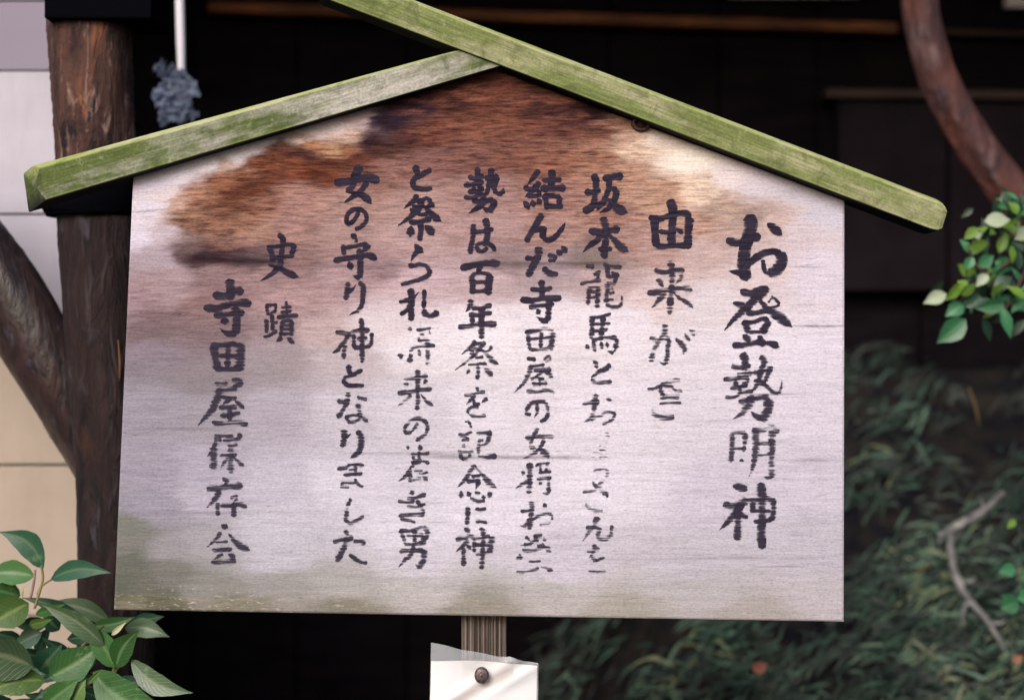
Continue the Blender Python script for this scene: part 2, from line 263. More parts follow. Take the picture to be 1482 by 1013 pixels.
# ------------------------------------------------------------------ the painted characters, stroke by stroke
# (character, left, top, size of its field, wear 0..1, strokes); a stroke: profile, width, then points, in 1/101.3 of the field
TEXT = [
('お',1040,305,110,.02,"h9 11 39 25 43 40 38 55 34;v14 39 8 43 16 41 30 36 46 34 60 33 75 37 91;t9 36 78 28 82 15 81;u8 34 76 44 67 58 58 72 54 82 57;u13 82 57 84 65 81 74 75 81 67 83;u5 67 84 62 81 60 74 59 66;d9 66 18 74 24 83 32"),
('登',1040,405,110,.10,"h9 30 15 42 18 52 14 65 12;v9 64 10 60 18 50 24;t9 57 17 47 27 38 36 27 46 17 56 8 67;d7 20 31 27 33 36 35;n10 50 20 56 28 63 37 72 44 84 52 97 62;u4 70 22 76 26 81 32;u3 66 30 70 25;u3 81 33 75 36 67 37;h7 37 44 50 44 62 41 70 41;v8 34 55 37 62 39 70;h6 33 57 47 56 58 52 66 54;v9 66 54 63 61 58 70;h5 40 69 52 69 64 68;d8 33 74 38 79 41 84;v6 56 75 54 80 52 83;h8 19 87 35 86 52 83 62 84;n7 60 84 70 85 80 89"),
('勢',1040,510,110,.24,"v9 31 2 35 8 35 16 34 28;h7 17 19 28 20 42 17;h7 25 30 33 29 44 27;h6 7 36 18 36 34 33 40 36;d6 22 37 23 42 26 45;d6 40 38 34 43 28 47;h6 16 48 25 47 38 43;v6 28 45 29 55;h5 9 60 20 60 30 54 45 51;v7 56 5 61 12 57 22 54 34;t6 54 34 50 44 43 54;h5 45 27 56 26 70 21;u6 71 19 66 28 62 37;u5 58 40 66 47 72 52 79 54;t4 80 54 83 47 84 38;d7 47 38 55 39 63 43;h8 27 65 38 65 48 61 60 60 67 63;v11 66 63 66 72 63 82 56 89;t7 55 87 49 84 43 79;t10 44 57 42 66 36 75 28 83 20 88"),
('明',1040,605,110,.44,"v7 18 22 18 40 16 58;h5 13 23 25 19 36 20;v8 36 21 35 32;v5 35 32 33 44;h4 20 40 32 40;d5 28 57 33 57;t9 49 16 50 30 49 45 47 58 44 70 40 78;h7 45 16 58 16 70 12 80 18;v8 71 16 71 40 70 60 71 78;t6 71 78 66 79 61 78;h4 52 34 71 33;h4 52 49 68 48"),
('神',1030,690,110,.18,"d9 29 12 38 13 47 17;h9 16 36 26 39 38 35 47 30;t9 40 35 33 46 24 57 11 70;v9 35 42 35 60 34 83;n6 36 46 42 51 48 55;v7 55 33 55 47;h7 47 31 60 31 72 28 85 34;v7 82 33 82 45 80 57;h5 56 45 70 45 78 45;h5 56 59 68 59 80 56;v10 65 9 67 30 67 50 66 70 67 94"),
('由',920,280,100,.0,"v11 49 11 54 20 54 40 53 60 52 76;h9 20 36 35 37 50 33 70 29 80 34;v10 28 37 28 55 30 77;v11 79 36 77 55 76 80;h6 34 56 50 57 60 53 69 58;h8 30 77 45 78 60 76 76 77"),
('来',920,365,100,.30,"h8 28 26 42 30 55 27 71 27;v9 50 13 53 25 53 45 51 65 50 91;d7 30 41 35 43 40 50;t7 68 34 65 40 58 47;h9 18 60 35 58 50 56 68 53 82 56;t8 44 60 36 68 24 81;n7 56 60 64 67 76 74 84 82"),
('が',920,460,100,.46,"h9 21 30 33 32 42 28 49 33;v7 49 33 47 45 46 58 44 67;t5 44 67 40 67 35 64;v8 43 10 42 22 33 36 26 48 22 64;d8 59 30 66 38 71 45 70 52;d6 72 23 76 29 79 33;d7 79 18 84 22 86 26"),
('き',920,530,100,.46,"h6 18 33 30 31 45 24 65 20;v6 37 28 37 36 42 42;h6 40 28 52 30 60 37 68 37;h4 36 42 50 41 64 42;h4 36 47 50 46 64 46;h4 35 55 50 53 66 54;u7 24 63 27 70 36 74 46 76 56 74"),
('坂',820,240,120,.0,"v7 33 11 36 20 35 35 33 50;h8 23 32 32 33 40 28;u8 21 56 30 51 35 47;t6 35 50 42 45 49 42;h8 45 16 55 14 68 13;v6 52 17 51 28 48 38;t7 48 38 44 46 37 54;h6 50 29 56 28 61 30;v7 61 30 59 40 54 48;t6 54 48 48 54 41 57;n9 49 40 56 46 63 53 73 57"),
('本',820,300,120,.05,"h8 28 29 40 30 52 29 64 26;v8 44 13 48 25 48 40 46 55 47 62;t7 44 33 36 41 28 47 20 55;n9 50 32 58 40 66 48 75 54;h5 39 51 47 51 55 51"),
('龍',820,360,120,.26,"h7 24 21 33 22;d5 37 28 34 33;v4 40 27 38 36;h5 17 43 30 40 42 38;v5 28 47 27 56 26 68;v6 39 47 38 60 37 72;h4 29 48 38 47;h4 29 53 38 53;h4 27 60 38 59;v6 50 20 50 35;h5 45 19 58 22 67 22;h5 50 35 62 33;h5 55 29 61 32;v5 62 30 58 41;h5 49 42 60 42;v6 50 42 49 55 48 65;h4 50 49 57 48;h4 52 55 58 53;h4 50 62 57 62;h5 48 67 55 71 64 71;t4 64 71 67 65 67 57"),
('馬',820,430,120,.25,"v6 31 23 31 38 30 50;h4 31 25 42 24 54 20;v6 45 25 43 38 42 52;h4 32 33 44 32 53 32;h4 32 41 42 41 50 39;h5 31 53 42 50 50 49 61 50;t5 61 51 61 60 57 68;t4 57 68 50 66;d5 24 58 27 63;d6 32 54 35 66;d5 42 55 43 63;d4 49 55 50 61;d4 58 57 59 62"),
('と',820,510,120,.28,"d6 33 10 36 14 37 19;t6 53 15 47 20 39 24 32 29 30 33;h6 30 33 36 37 46 36 55 36"),
('お',820,540,120,.46,"h5 20 38 30 36 40 35;v7 36 26 34 40 32 55;t6 32 50 28 56 22 59;u4 30 57 40 52 50 47 58 49 57 55 50 60 44 62;d4 48 31 55 33"),
('り',820,610,120,.86,"v5 36 15 36 27;t5 49 13 50 25 42 38"),
('ょ',820,640,120,.93,"h4 41 10 48 10;v4 41 2 42 20;u4 42 20 33 20 34 14 42 15 50 20"),
('う',820,664,120,.93,"d4 38 4 45 6;u4 33 16 45 11 50 15 47 24 38 32"),
('さ',820,680,120,.55,"h5 20 27 30 26 37 23;d6 32 15 36 20 48 28 50 32;u4 44 30 48 29 50 33;u6 23 42 28 47 36 50 44 50"),
('ん',820,745,120,.52,"t7 38 3 34 12 28 20 22 29 19 32;u6 24 16 32 14 40 18 38 24 40 28 48 29 54 24 55 13"),
('を',820,790,120,.55,"h5 25 6 32 5 40 3;t5 34 -3 33 6 28 14;u5 30 14 36 18 37 23;t4 46 13 38 17 32 21 27 23;h4 27 30 38 31 48 30"),
('結',730,235,120,.0,"t6 42 10 36 18 28 28;h6 24 31 33 33 40 28;t6 42 24 38 33 30 38 26 42;h6 28 41 38 41 44 38;v5 42 34 42 42;d6 24 48 27 52 30 57;d6 34 47 36 54;d6 41 45 44 51;v8 58 10 58 20 57 32;h6 47 22 58 22 69 21;h8 45 32 58 32 74 31;v6 49 40 51 48 52 57;h6 48 41 58 41 68 43;v6 68 43 66 51;h6 54 53 62 54 71 53"),
('ん',730,300,120,.0,"v7 46 9 41 17 36 26 30 35 27 42;u6 34 28 42 27 47 25;v7 48 24 47 31 47 38;u6 48 38 53 40 60 38 66 32;t5 66 32 71 25 74 19"),
('だ',730,345,120,.10,"h6 26 24 35 25 44 23;v8 41 11 42 20 37 30 32 40 29 47;h6 53 21 60 22 63 25;h5 54 27 62 26;u7 48 36 52 41 58 44 65 44;d6 64 15 70 20;d6 70 10 76 17"),
('寺',730,345,120,.10,"v7 45 52 46 60 46 72;h6 32 62 45 63 58 61;h7 20 75 35 76 50 73 69 73;h6 30 84 45 82 60 80;v7 54 76 54 88 53 100;d6 40 87 43 92;t6 53 101 46 100 40 96"),
('田',730,410,120,.26,"v6 27 59 29 64 29 68;v5 29 68 30 74 31 80;h6 26 60 40 58 50 55 60 60;v7 60 60 58 70 57 81;v5 45 60 44 78;h4 32 68 45 67 58 66;h4 30 80 40 81 56 79"),
('屋',730,510,120,.30,"h5 28 7 38 9;u4 48 9 54 5 56 9 50 11;h4 32 17 40 16 49 15;t6 33 15 30 25 25 35 20 41 13 48;h5 36 22 48 21 57 21;t4 47 23 42 27 34 33;h4 32 32 40 30 48 33;d5 48 23 54 27 59 30;h5 34 38 44 38 52 37;v4 43 31 43 40;h5 27 47 40 48 52 46 61 50"),
('の',730,580,120,.34,"t5 40 4 40 14 36 21;u5 32 17 27 15 28 9 33 3 40 1 49 2 53 9 53 16 50 22 44 25"),
('女',730,610,120,.42,"v5 41 8 37 15 33 24 31 28;h6 26 20 36 19 48 18 60 19;v5 48 20 46 28 40 36;t5 40 36 32 41 23 45;d5 30 31 38 32;d7 42 32 47 37 51 40 54 45"),
('将',730,660,120,.36,"v7 31 9 31 20 31 30 30 45;d5 21 19 25 21;t5 30 30 22 34 14 39;u3 38 12 42 10;h4 40 10 48 9 55 8;v4 44 10 44 20;v4 52 10 51 18;h4 42 20 50 19 57 18;h5 40 28 50 27 57 25;v5 54 25 54 35 54 45;d5 43 31 45 34;t4 53 46 46 45"),
('お',730,720,120,.42,"h5 20 16 28 16 35 15;v7 33 5 33 18 31 30 31 38;t6 30 30 25 34 19 34;d5 48 7 51 11;u4 34 27 42 22 52 19 58 22 57 29 50 32 43 33"),
('登',730,760,120,.46,"t4 26 14 32 19;h6 36 13 46 12;t5 40 14 35 20 28 24 20 24;d5 38 15 41 20;d4 48 15 50 20;h5 22 30 35 30 50 27 56 28;h4 24 23 34 22;h4 40 25 46 24;n5 46 20 50 27 57 32;v4 20 36 15 41;d5 16 39 22 39;h4 30 44 38 44 44 43;h4 15 56 28 56 42 52;n5 45 51 52 52 59 55"),
('勢',640,235,120,.0,"v6 43 7 43 14 42 22;h6 32 18 42 20 50 16;h6 27 28 38 27 50 24;d5 37 31 40 35;d5 47 28 45 33;h6 32 36 42 36 50 31;h5 27 43 38 43 50 38;v4 42 36 42 43;v6 60 8 59 20 56 32;t5 56 32 54 38 48 42;h6 52 19 60 19 68 17;v6 67 18 64 28 63 34;h6 63 34 68 38 73 38;t5 73 38 75 32;d4 55 26 61 30;h6 37 47 50 48 62 45;v7 63 46 62 54 57 60;t5 56 60 50 55;t7 50 40 49 50 42 56 33 62"),
('は',640,310,120,.04,"v6 38 13 38 25 36 36 34 48;h5 40 22 50 21 62 18;v7 53 6 55 20 54 34;u5 54 34 47 36 42 39 44 44 50 45 55 41;u5 50 38 56 36 62 40 64 45"),
('百',640,310,120,.06,"h8 23 66 40 62 55 60 70 60;t6 48 63 45 67 42 72;v7 36 75 37 85 37 97;h5 35 75 47 72 60 75;v8 58 75 57 86 56 98;h5 39 84 48 83 54 84;h5 38 94 47 94 55 92"),
('年',640,425,120,.18,"t7 35 8 34 15 29 22;h6 36 17 48 17 60 14;h6 33 25 45 26 60 23;v6 36 27 37 37;h7 20 41 35 39 50 37 66 37;v7 48 17 48 35 48 54"),
('祭',640,490,120,.32,"t5 40 2 37 8 30 14 24 19;h5 38 6 46 6 53 6;t5 50 7 45 14 38 21 30 28 16 38;d4 33 13 39 17;d4 34 18 40 22;n6 36 12 46 13 55 20 62 27 68 31;t4 60 9 58 14 52 16;h4 41 24 50 22;h4 32 32 44 31 54 31;v5 43 32 44 42 42 49;t4 33 37 30 43;d6 52 37 57 41 61 45"),
('を',640,555,120,.34,"h5 27 14 38 13 52 10;v4 42 5 44 10;t5 40 14 35 20 30 25;u4 38 20 40 25 46 25;t5 55 18 48 23;h5 34 30 40 29 44 30;t4 34 30 31 34 34 39;h5 34 38 42 39 53 39"),
('記',640,605,120,.38,"h5 20 20 28 21 36 17;d3 28 5 32 4 36 12;h5 24 27 33 26;h5 24 34 28 34;h5 19 41 28 41 38 40;v5 22 43 24 50;v5 34 43 33 48;h5 24 50 32 49;h6 42 19 50 18 60 18;v6 58 19 56 27 54 31;h4 44 27 50 27;h4 45 34 54 31;v5 45 28 44 38 44 45;h6 44 45 53 47 66 46"),
('念',640,605,120,.28,"t6 40 57 34 66 26 77 18 85;n7 41 60 48 68 56 77 66 85;h5 36 71 46 70;h5 30 77 46 76;t5 45 77 41 86;d6 23 89 23 97;d5 31 90 34 95;u4 40 90 46 91;u4 34 98 44 101 52 101;d4 50 94 51 99;d6 56 91 60 95"),
('に',640,715,120,.30,"v6 31 16 31 26 30 37;h5 41 18 48 19 53 17;h5 41 33 48 33 54 36"),
('神',640,715,120,.28,"d6 27 42 34 47;h6 17 55 28 54 34 51 40 55;t6 32 56 25 63 17 70;v6 26 66 26 77 26 87;d5 30 62 35 67;v5 39 57 39 70;h5 38 55 48 53 58 51;v7 60 52 60 60 58 71;h5 41 62 50 62 58 62;h4 41 74 50 72 58 70;v6 47 41 50 48 49 70 48 91"),
('と',550,235,120,.0,"v7 43 5 45 12 48 20;u6 62 9 50 16 42 20 40 26 43 31 52 33 63 32"),
('祭',550,235,120,.0,"t6 45 40 42 46 36 51 30 56;h6 43 46 50 47;t7 50 47 48 56 42 62 34 69 23 77;d5 40 52 44 56;d5 37 57 42 60;h5 50 47 58 44 62 49;t5 66 52 60 53 55 58;n7 52 52 58 58 66 66 74 72;h5 46 63 52 64 58 63;h6 36 73 46 73 62 69;v6 49 73 50 84 48 95;d8 38 79 37 90;d8 56 78 61 83 65 88"),
('ら',550,345,120,.10,"d7 43 8 47 13 52 17;t5 46 16 41 21 38 28;u5 37 35 48 32 56 34 61 41 56 47 46 51 36 54 26 56;v6 38 31 38 36"),
('れ',550,345,120,.08,"v7 37 62 39 75 38 88 38 100;t5 24 78 32 76 40 73 47 66;v5 37 80 32 88 25 93;u5 54 63 54 75 53 85;h7 54 87 55 92 61 95 67 93 71 90"),
('将',550,460,120,.46,"d5 34 14 39 14;h5 45 15 55 13 62 12;d4 49 20 54 21;d5 60 19 62 18;h5 46 28 56 27;v4 47 23 48 28;h4 36 40 46 35 58 34 67 34;v6 58 26 58 38 58 50 57 56;d6 22 46 28 46;d5 36 44 39 48;d6 33 52 40 51;d5 47 39 49 46"),
('来',550,530,120,.36,"h5 29 15 40 15 58 12;v6 46 5 46 25 46 40 45 53;d5 29 22 35 22;t5 57 17 53 22;h6 22 33 36 32 48 29 63 27;t5 38 35 30 42 22 48;n5 50 34 58 44 65 48"),
('の',550,590,120,.32,"t5 46 19 42 25 38 30;u5 38 30 32 31 30 26 33 20 39 15 48 13 55 17 58 24 56 31 50 36 44 40"),
('若',550,640,120,.40,"d4 32 6 36 6;d5 48 3 50 10;h5 38 15 48 14 60 12;v4 40 16 42 24;v4 48 10 47 20;h5 38 24 46 22;t4 50 20 40 28 26 46;h4 43 26 52 23 60 25;h4 42 35 52 34;t5 38 34 30 42 23 47;v6 37 38 37 48;h5 40 46 50 43;n6 48 38 54 42 58 46;h4 58 35 52 40"),
('き',550,705,120,.34,"d6 38 4 40 9;h5 33 14 42 13 56 8;h4 22 17 32 18 42 17;h4 33 23 46 24 55 20;v5 45 16 49 22 54 31;h5 23 35 38 33 54 33;u4 25 39 35 40 43 43"),
('男',550,705,120,.34,"v6 25 53 28 60 31 68;h5 24 53 38 53 52 48;v7 53 48 58 55 54 64 51 69;h5 33 59 42 59 53 58;v6 42 52 42 70;h5 30 69 42 69 52 67;h5 24 78 38 77 53 77;v7 54 77 53 88 48 98;t5 48 98 43 94;t6 41 72 37 83 30 89 23 97"),
('女',460,235,120,.0,"v9 50 5 48 12 44 20;v7 44 20 42 30 36 36;h9 21 25 36 24 52 20 63 19 74 23;n7 35 36 48 38 58 43 65 50;v6 60 24 55 32 48 39;t5 48 39 40 44 33 49"),
('の',460,235,120,.0,"u5 50 60 47 67 42 73 37 76 35 69 38 62 44 58 53 58 59 64 59 72 54 78 46 82"),
('守',460,335,120,.06,"d6 41 4 47 8;v4 47 9 47 13;v6 31 17 32 28;h5 34 20 45 18 60 15;t7 61 16 60 19 54 25;h7 20 36 35 33 50 31 62 29 71 34;v7 51 22 52 40 51 56;t5 51 57 43 54;d6 38 37 41 46"),
('り',460,400,120,.14,"v7 37 8 36 17 34 28;t4 36 20 41 17 47 10;u6 50 8 55 12 55 25 55 33;t5 55 30 52 39 46 43 39 47"),
('神',460,455,120,.20,"h6 22 22 36 23 50 20 63 19;v6 39 22 33 33 27 40;t5 27 40 24 44 18 47;v6 33 38 32 46 32 53;v5 44 24 44 41;v6 53 5 54 20 54 38 54 58;h5 48 30 60 29;h5 44 41 54 40 64 39;v4 66 23 65 38"),
('と',460,520,120,.14,"v6 38 7 38 13 40 19;u5 54 13 48 16 42 20 34 22 32 28 38 32 46 32 56 32"),
('な',460,520,120,.28,"h5 24 51 32 52 38 49;v6 36 41 38 46;v6 37 48 33 58 28 66 24 71;h5 48 46 60 49;v7 49 55 51 65 52 70;u4 52 71 46 76 38 76 35 70 42 68 50 69;n6 50 69 56 72 61 76"),
('り',460,610,120,.22,"v7 32 10 32 20 30 31;t3 33 21 40 15;u7 49 11 53 20 52 33 48 39;t6 50 37 45 41 40 44"),
('ま',460,610,120,.36,"h5 24 58 34 56 42 52 56 53;v5 46 50 46 65;h5 32 65 42 64 54 63;d3 38 59 44 58;u4 46 70 44 74 32 74 29 79 38 80;u4 46 71 50 77 55 80"),
('し',460,710,120,.42,"u5 40 10 36 20 35 30 34 36 40 40 46 37 56 31"),
('た',460,710,120,.26,"v6 34 48 36 55;h6 19 62 30 60 43 57;v7 36 58 32 68 28 77 23 86;h7 44 63 52 62 57 65;u5 39 77 44 82 52 87 60 88"),
('史',360,330,100,.0,"v7 44 9 50 16 49 30 47 48;t7 47 48 46 55 40 62 30 70 18 77;h6 27 27 38 28 50 25 62 25 69 29;v7 29 29 34 38 35 49;v7 67 30 62 38;h6 38 43 50 43 66 40;n8 30 54 42 58 52 63 62 68 72 72"),
('蹟',360,420,100,.14,"v5 26 22 28 36;h5 25 22 36 22 41 21;h5 28 35 40 31;v4 40 22 39 31;v5 34 36 35 60;h4 35 48 42 47;v6 26 43 26 62;h5 22 69 30 66 41 59;v4 55 16 56 36;h5 48 25 62 24;h5 47 33 62 30;h6 42 40 55 38 72 37;v5 49 46 47 66;h5 48 46 58 44 64 46;v6 63 46 63 66;h4 50 51 62 51;h4 50 57 62 57;h4 48 64 62 63;t6 48 69 41 75;d6 57 70 66 77"),
('寺',270,395,120,.06,"v10 52 9 54 20 53 32;h9 33 27 48 28 60 22 69 23;h9 22 43 38 43 55 38 78 37;h7 34 52 50 51 70 48;v9 60 42 61 58 60 74;d8 46 55 47 62;t7 60 75 50 74 41 68"),
('田',270,480,120,.16,"v9 33 17 35 30 38 46;h7 30 17 45 16 60 14;v11 64 15 66 30 64 47;v7 51 18 50 42;h6 40 30 52 30 62 30;h7 36 46 50 46 66 45"),
('屋',270,530,120,.26,"h6 35 21 45 21 50 20;u6 56 17 64 17 66 22 58 24;h7 38 29 50 29 61 27;t9 40 28 36 42 30 54 22 63 15 71;h5 43 37 52 38 61 39;t5 54 39 44 47;d5 60 43 70 51;h6 40 50 50 50 61 50;h6 42 60 54 59 65 57;v6 53 52 53 68;h7 32 68 45 70 60 68 74 71"),
('保',270,610,120,.44,"t6 37 16 34 30 26 42;v9 33 32 33 45 33 58;h5 38 17 48 18 57 18;v5 40 18 41 25;v6 66 15 62 23;h5 45 24 62 22;h5 41 42 52 41 61 40;v8 54 28 54 45 54 62;t5 50 44 42 56;n5 58 44 64 50 70 55;h4 50 29 62 28"),
('存',270,690,120,.32,"h8 25 14 38 14 52 11 68 11;u5 44 2 50 5 47 8;t7 40 17 34 28 25 37;v6 38 32 38 46;h5 54 26 62 23;t4 62 26 57 31;h6 42 35 55 35 65 33 73 37;v6 57 32 58 48"),
('会',270,730,120,.30,"d6 43 25 50 28;t5 42 34 35 43 25 52;n8 52 36 60 46 70 53 77 56;h4 36 46 50 45;h5 31 55 44 55 55 54;t5 44 60 38 64 34 66;h7 31 70 48 69 60 69;d7 52 61 59 66"),
]
PROF = {'h': ((0, .75), (.12, 1.0), (.4, .78), (.75, .85), (.9, 1.15), (1, .8)), 'v': ((0, 1.0), (.1, 1.1), (.5, .9), (.88, 1.02), (1, .85)),
        't': ((0, 1.0), (.15, 1.05), (.5, .9), (.8, .5), (1, .12)), 'n': ((0, .35), (.35, .7), (.75, 1.2), (.9, .9), (1, .2)),
        'd': ((0, .5), (.3, 1.0), (.65, 1.15), (.9, .8), (1, .4)), 'u': ((0, .9), (.5, 1.05), (1, .85))}
def character_mesh(strokes, ox, oy, S, seed):
    r_ = np.random.default_rng(seed); verts = []; faces = []; edge = []; u = S / 101.3
    for k, st in enumerate(strokes.split(';')):
        head, *nums = st.split(' '); p = np.array([float(v) for v in nums]).reshape(-1, 2) * u + (ox, oy)
        w = float(head[1:]) * u * (1.02 if S == 110 else 0.97); pr = PROF[head[0]]
        L = np.linalg.norm(np.diff(p, axis=0), axis=1).sum(); n = int(max(7, min(26, L / 1.9)))
        c = crom(p, n); d0 = c[1] - c[0]; d1 = c[-1] - c[-2]
        ext = w * 0.22
        c = np.vstack([c[0] - d0 / (np.linalg.norm(d0) + 1e-9) * ext, c, c[-1] + d1 / (np.linalg.norm(d1) + 1e-9) * ext])
        m = len(c); t = np.clip((np.arange(m) - 1) / (m - 3), 0, 1)
        ww = w * np.interp(t, [a for a, _ in pr], [b for _, b in pr]) * 0.5
        seg = np.concatenate([[0], np.cumsum(np.linalg.norm(np.diff(c, axis=0), axis=1))])
        dd = np.minimum(seg, seg[-1] - seg); cap = np.clip(dd / (w * 0.42), 0, 1)
        ww = ww * np.sqrt(1 - (1 - cap) ** 2) + 0.15
        tan = np.gradient(c, axis=0); tan /= np.linalg.norm(tan, axis=1)[:, None] + 1e-9
        nor = np.stack([-tan[:, 1], tan[:, 0]], 1)
        b = len(verts); y = -0.0004 - 0.00006 * k
        for i in range(m):
            j1, j2 = r_.normal(0, 0.22, 2)
            for s, e, j in ((1.22, 0, j1), (0.45, .9, 0), (-0.45, .9, 0), (-1.22, 0, j2)):
                q = c[i] + nor[i] * ((ww[i] + 0.1) * s + j)
                verts.append(P(q[0], q[1], 0) + Vector((0, y, 0))); edge.append(e if 0 < i < m - 1 else 0)
        for i in range(m - 1):
            for a in range(3): faces.append((b + i * 4 + a, b + i * 4 + a + 1, b + i * 4 + a + 5, b + i * 4 + a + 4))
    me = bpy.data.meshes.new('painted_character'); me.from_pydata([tuple(v) for v in verts], [], faces); me.update()
    me.attributes.new('edge', 'FLOAT', 'POINT').data.foreach_set('value', edge)
    return me

# ------------------------------------------------------------------ the notice board
M_BOARD, M_INK = mat_board(), mat_ink()
sign = empty('notice_board', (P(700, 0).x, 0.04, 0))
tag(sign, 'weathered wooden notice board of black brush writing under two mossy green roof battens', 'notice board')
LT, RT, APX, LB, RB = (193, 255), (1222, 291), (716, 101), (165, 882), (1221, 899)
def roof_y(x): return np.where(x < APX[0], LT[1] + (APX[1] - LT[1]) * (x - LT[0]) / (APX[0] - LT[0]), APX[1] + (RT[1] - APX[1]) * (x - APX[0]) / (RT[0] - APX[0]))
# wood colour read along the face: weathered grey-lilac, tannin stains, dark sap marks
STAIN = """716 130 112 62 46;650 150 105 60 50;780 150 96 56 48;600 150 72 46 58;560 170 58 38 56;530 200 66 40 52;545 215 95 55 45;590 200 88 52 48;620 200 120 70 56;680 175 130 78 60;716 190 138 86 66;740 150 128 76 58;700 150 120 68 52;820 175 112 66 56;840 160 86 50 50;870 190 142 92 74;900 178 170 122 100;905 200 190 150 128;
950 205 228 205 190;925 215 215 180 155;1000 240 238 220 205;1050 262 226 206 206;1100 268 212 196 204;1150 272 208 194 204;1200 305 205 195 208;1180 400 215 200 213;1180 520 218 204 218;1180 600 220 205 220;1180 700 212 198 215;1180 800 202 190 203;1100 500 222 208 220;
900 250 182 136 112;960 280 190 145 120;1010 275 228 196 172;1050 300 190 158 142;1080 310 176 148 138;1120 320 205 175 168;1160 330 212 192 198;1000 320 196 152 134;870 230 165 115 92;800 230 150 98 80;740 225 132 84 70;680 230 136 90 80;620 235 142 98 90;570 245 150 106 96;530 235 132 78 62;
500 215 160 105 72;480 215 178 135 100;515 225 104 56 46;470 250 122 66 44;445 245 128 66 40;420 235 134 74 44;440 218 88 50 46;410 212 112 70 52;400 225 140 82 50;380 235 142 82 50;350 255 140 86 58;335 275 138 84 58;300 280 172 122 96;320 262 150 96 66;290 300 150 100 76;262 295 198 160 142;270 325 158 114 90;310 330 150 104 82;350 320 156 110 88;340 300 130 82 60;380 290 150 102 84;375 335 170 128 110;330 350 160 118 106;
290 372 62 44 52;310 376 72 54 62;340 377 96 74 78;275 366 120 94 92;370 378 112 88 90;400 382 130 100 100;420 380 150 115 112;240 375 175 155 165;215 300 214 200 212;205 340 212 198 212;235 340 196 176 184;235 285 214 196 198;215 260 208 194 208;260 245 216 204 214;300 240 222 210 216;340 225 224 212 218;380 196 228 216 220;350 215 222 206 210;330 240 196 165 150;450 185 216 196 196;420 196 214 192 180;490 182 220 198 196;510 172 200 170 172;500 195 196 160 140;
430 290 170 126 114;430 330 165 125 116;500 290 174 134 124;500 340 170 136 130;600 290 176 138 130;600 340 180 146 144;700 280 168 130 124;700 330 176 140 138;800 290 168 124 112;800 340 172 132 122;880 310 164 118 104;900 350 172 132 122;950 360 184 148 140;1020 370 200 170 165;1100 400 214 192 194;
500 400 175 142 145;550 390 160 128 132;178 760 138 134 118;185 850 112 112 88;230 870 118 114 92;600 405 195 165 170;700 405 190 162 165;800 395 172 148 152;740 380 150 125 126;860 382 142 122 118;870 405 190 160 160;950 430 215 190 190;1020 440 216 200 206;
420 440 176 142 142;300 440 150 116 116;240 420 168 140 144;215 440 160 130 134;230 470 138 108 112;330 480 142 112 116;400 480 160 132 136;215 520 150 128 145;300 540 152 130 140;400 520 164 142 150;460 480 190 160 160;500 520 192 170 178;560 470 212 192 198;600 500 218 203 212;700 480 222 207 215;800 470 218 204 213;900 470 220 206 215;1000 500 220 207 217;
600 600 208 194 208;500 600 202 186 202;400 600 182 164 182;300 600 168 150 166;220 600 166 148 170;220 680 172 154 180;220 740 168 152 178;300 680 184 168 194;300 720 192 174 200;400 700 200 184 206;400 760 202 188 208;500 700 215 200 218;700 740 222 208 224;600 760 218 204 220;900 700 224 210 224;1050 720 212 198 216;700 600 218 204 216;900 600 222 208 220;1050 600 220 206 220;
180 790 140 132 122;190 820 120 118 100;200 850 124 118 96;240 830 136 128 116;250 800 164 152 160;300 850 152 144 132;400 850 166 156 150;300 790 176 164 175;400 800 196 184 200;500 855 178 168 164;600 850 188 178 176;600 820 206 192 206;800 855 188 178 176;800 820 206 192 208;1000 850 194 183 187;1000 815 202 190 202;1200 860 198 186 192;700 886 160 150 138;500 884 146 138 122;900 890 174 164 154;1100 893 182 170 166;200 878 136 128 106;350 880 144 136 118;
900 640 222 208 220;300 394 152 122 124;345 397 156 124 124;258 392 168 142 146;385 400 162 130 130;310 410 150 118 120;545 240 150 104 92;560 215 104 66 58;450 205 176 120 84;465 232 110 60 42;395 250 122 68 46;365 270 124 70 48"""
ST = np.array([[float(v) for v in s.split()] for s in STAIN.replace('\n', '').split(';')])
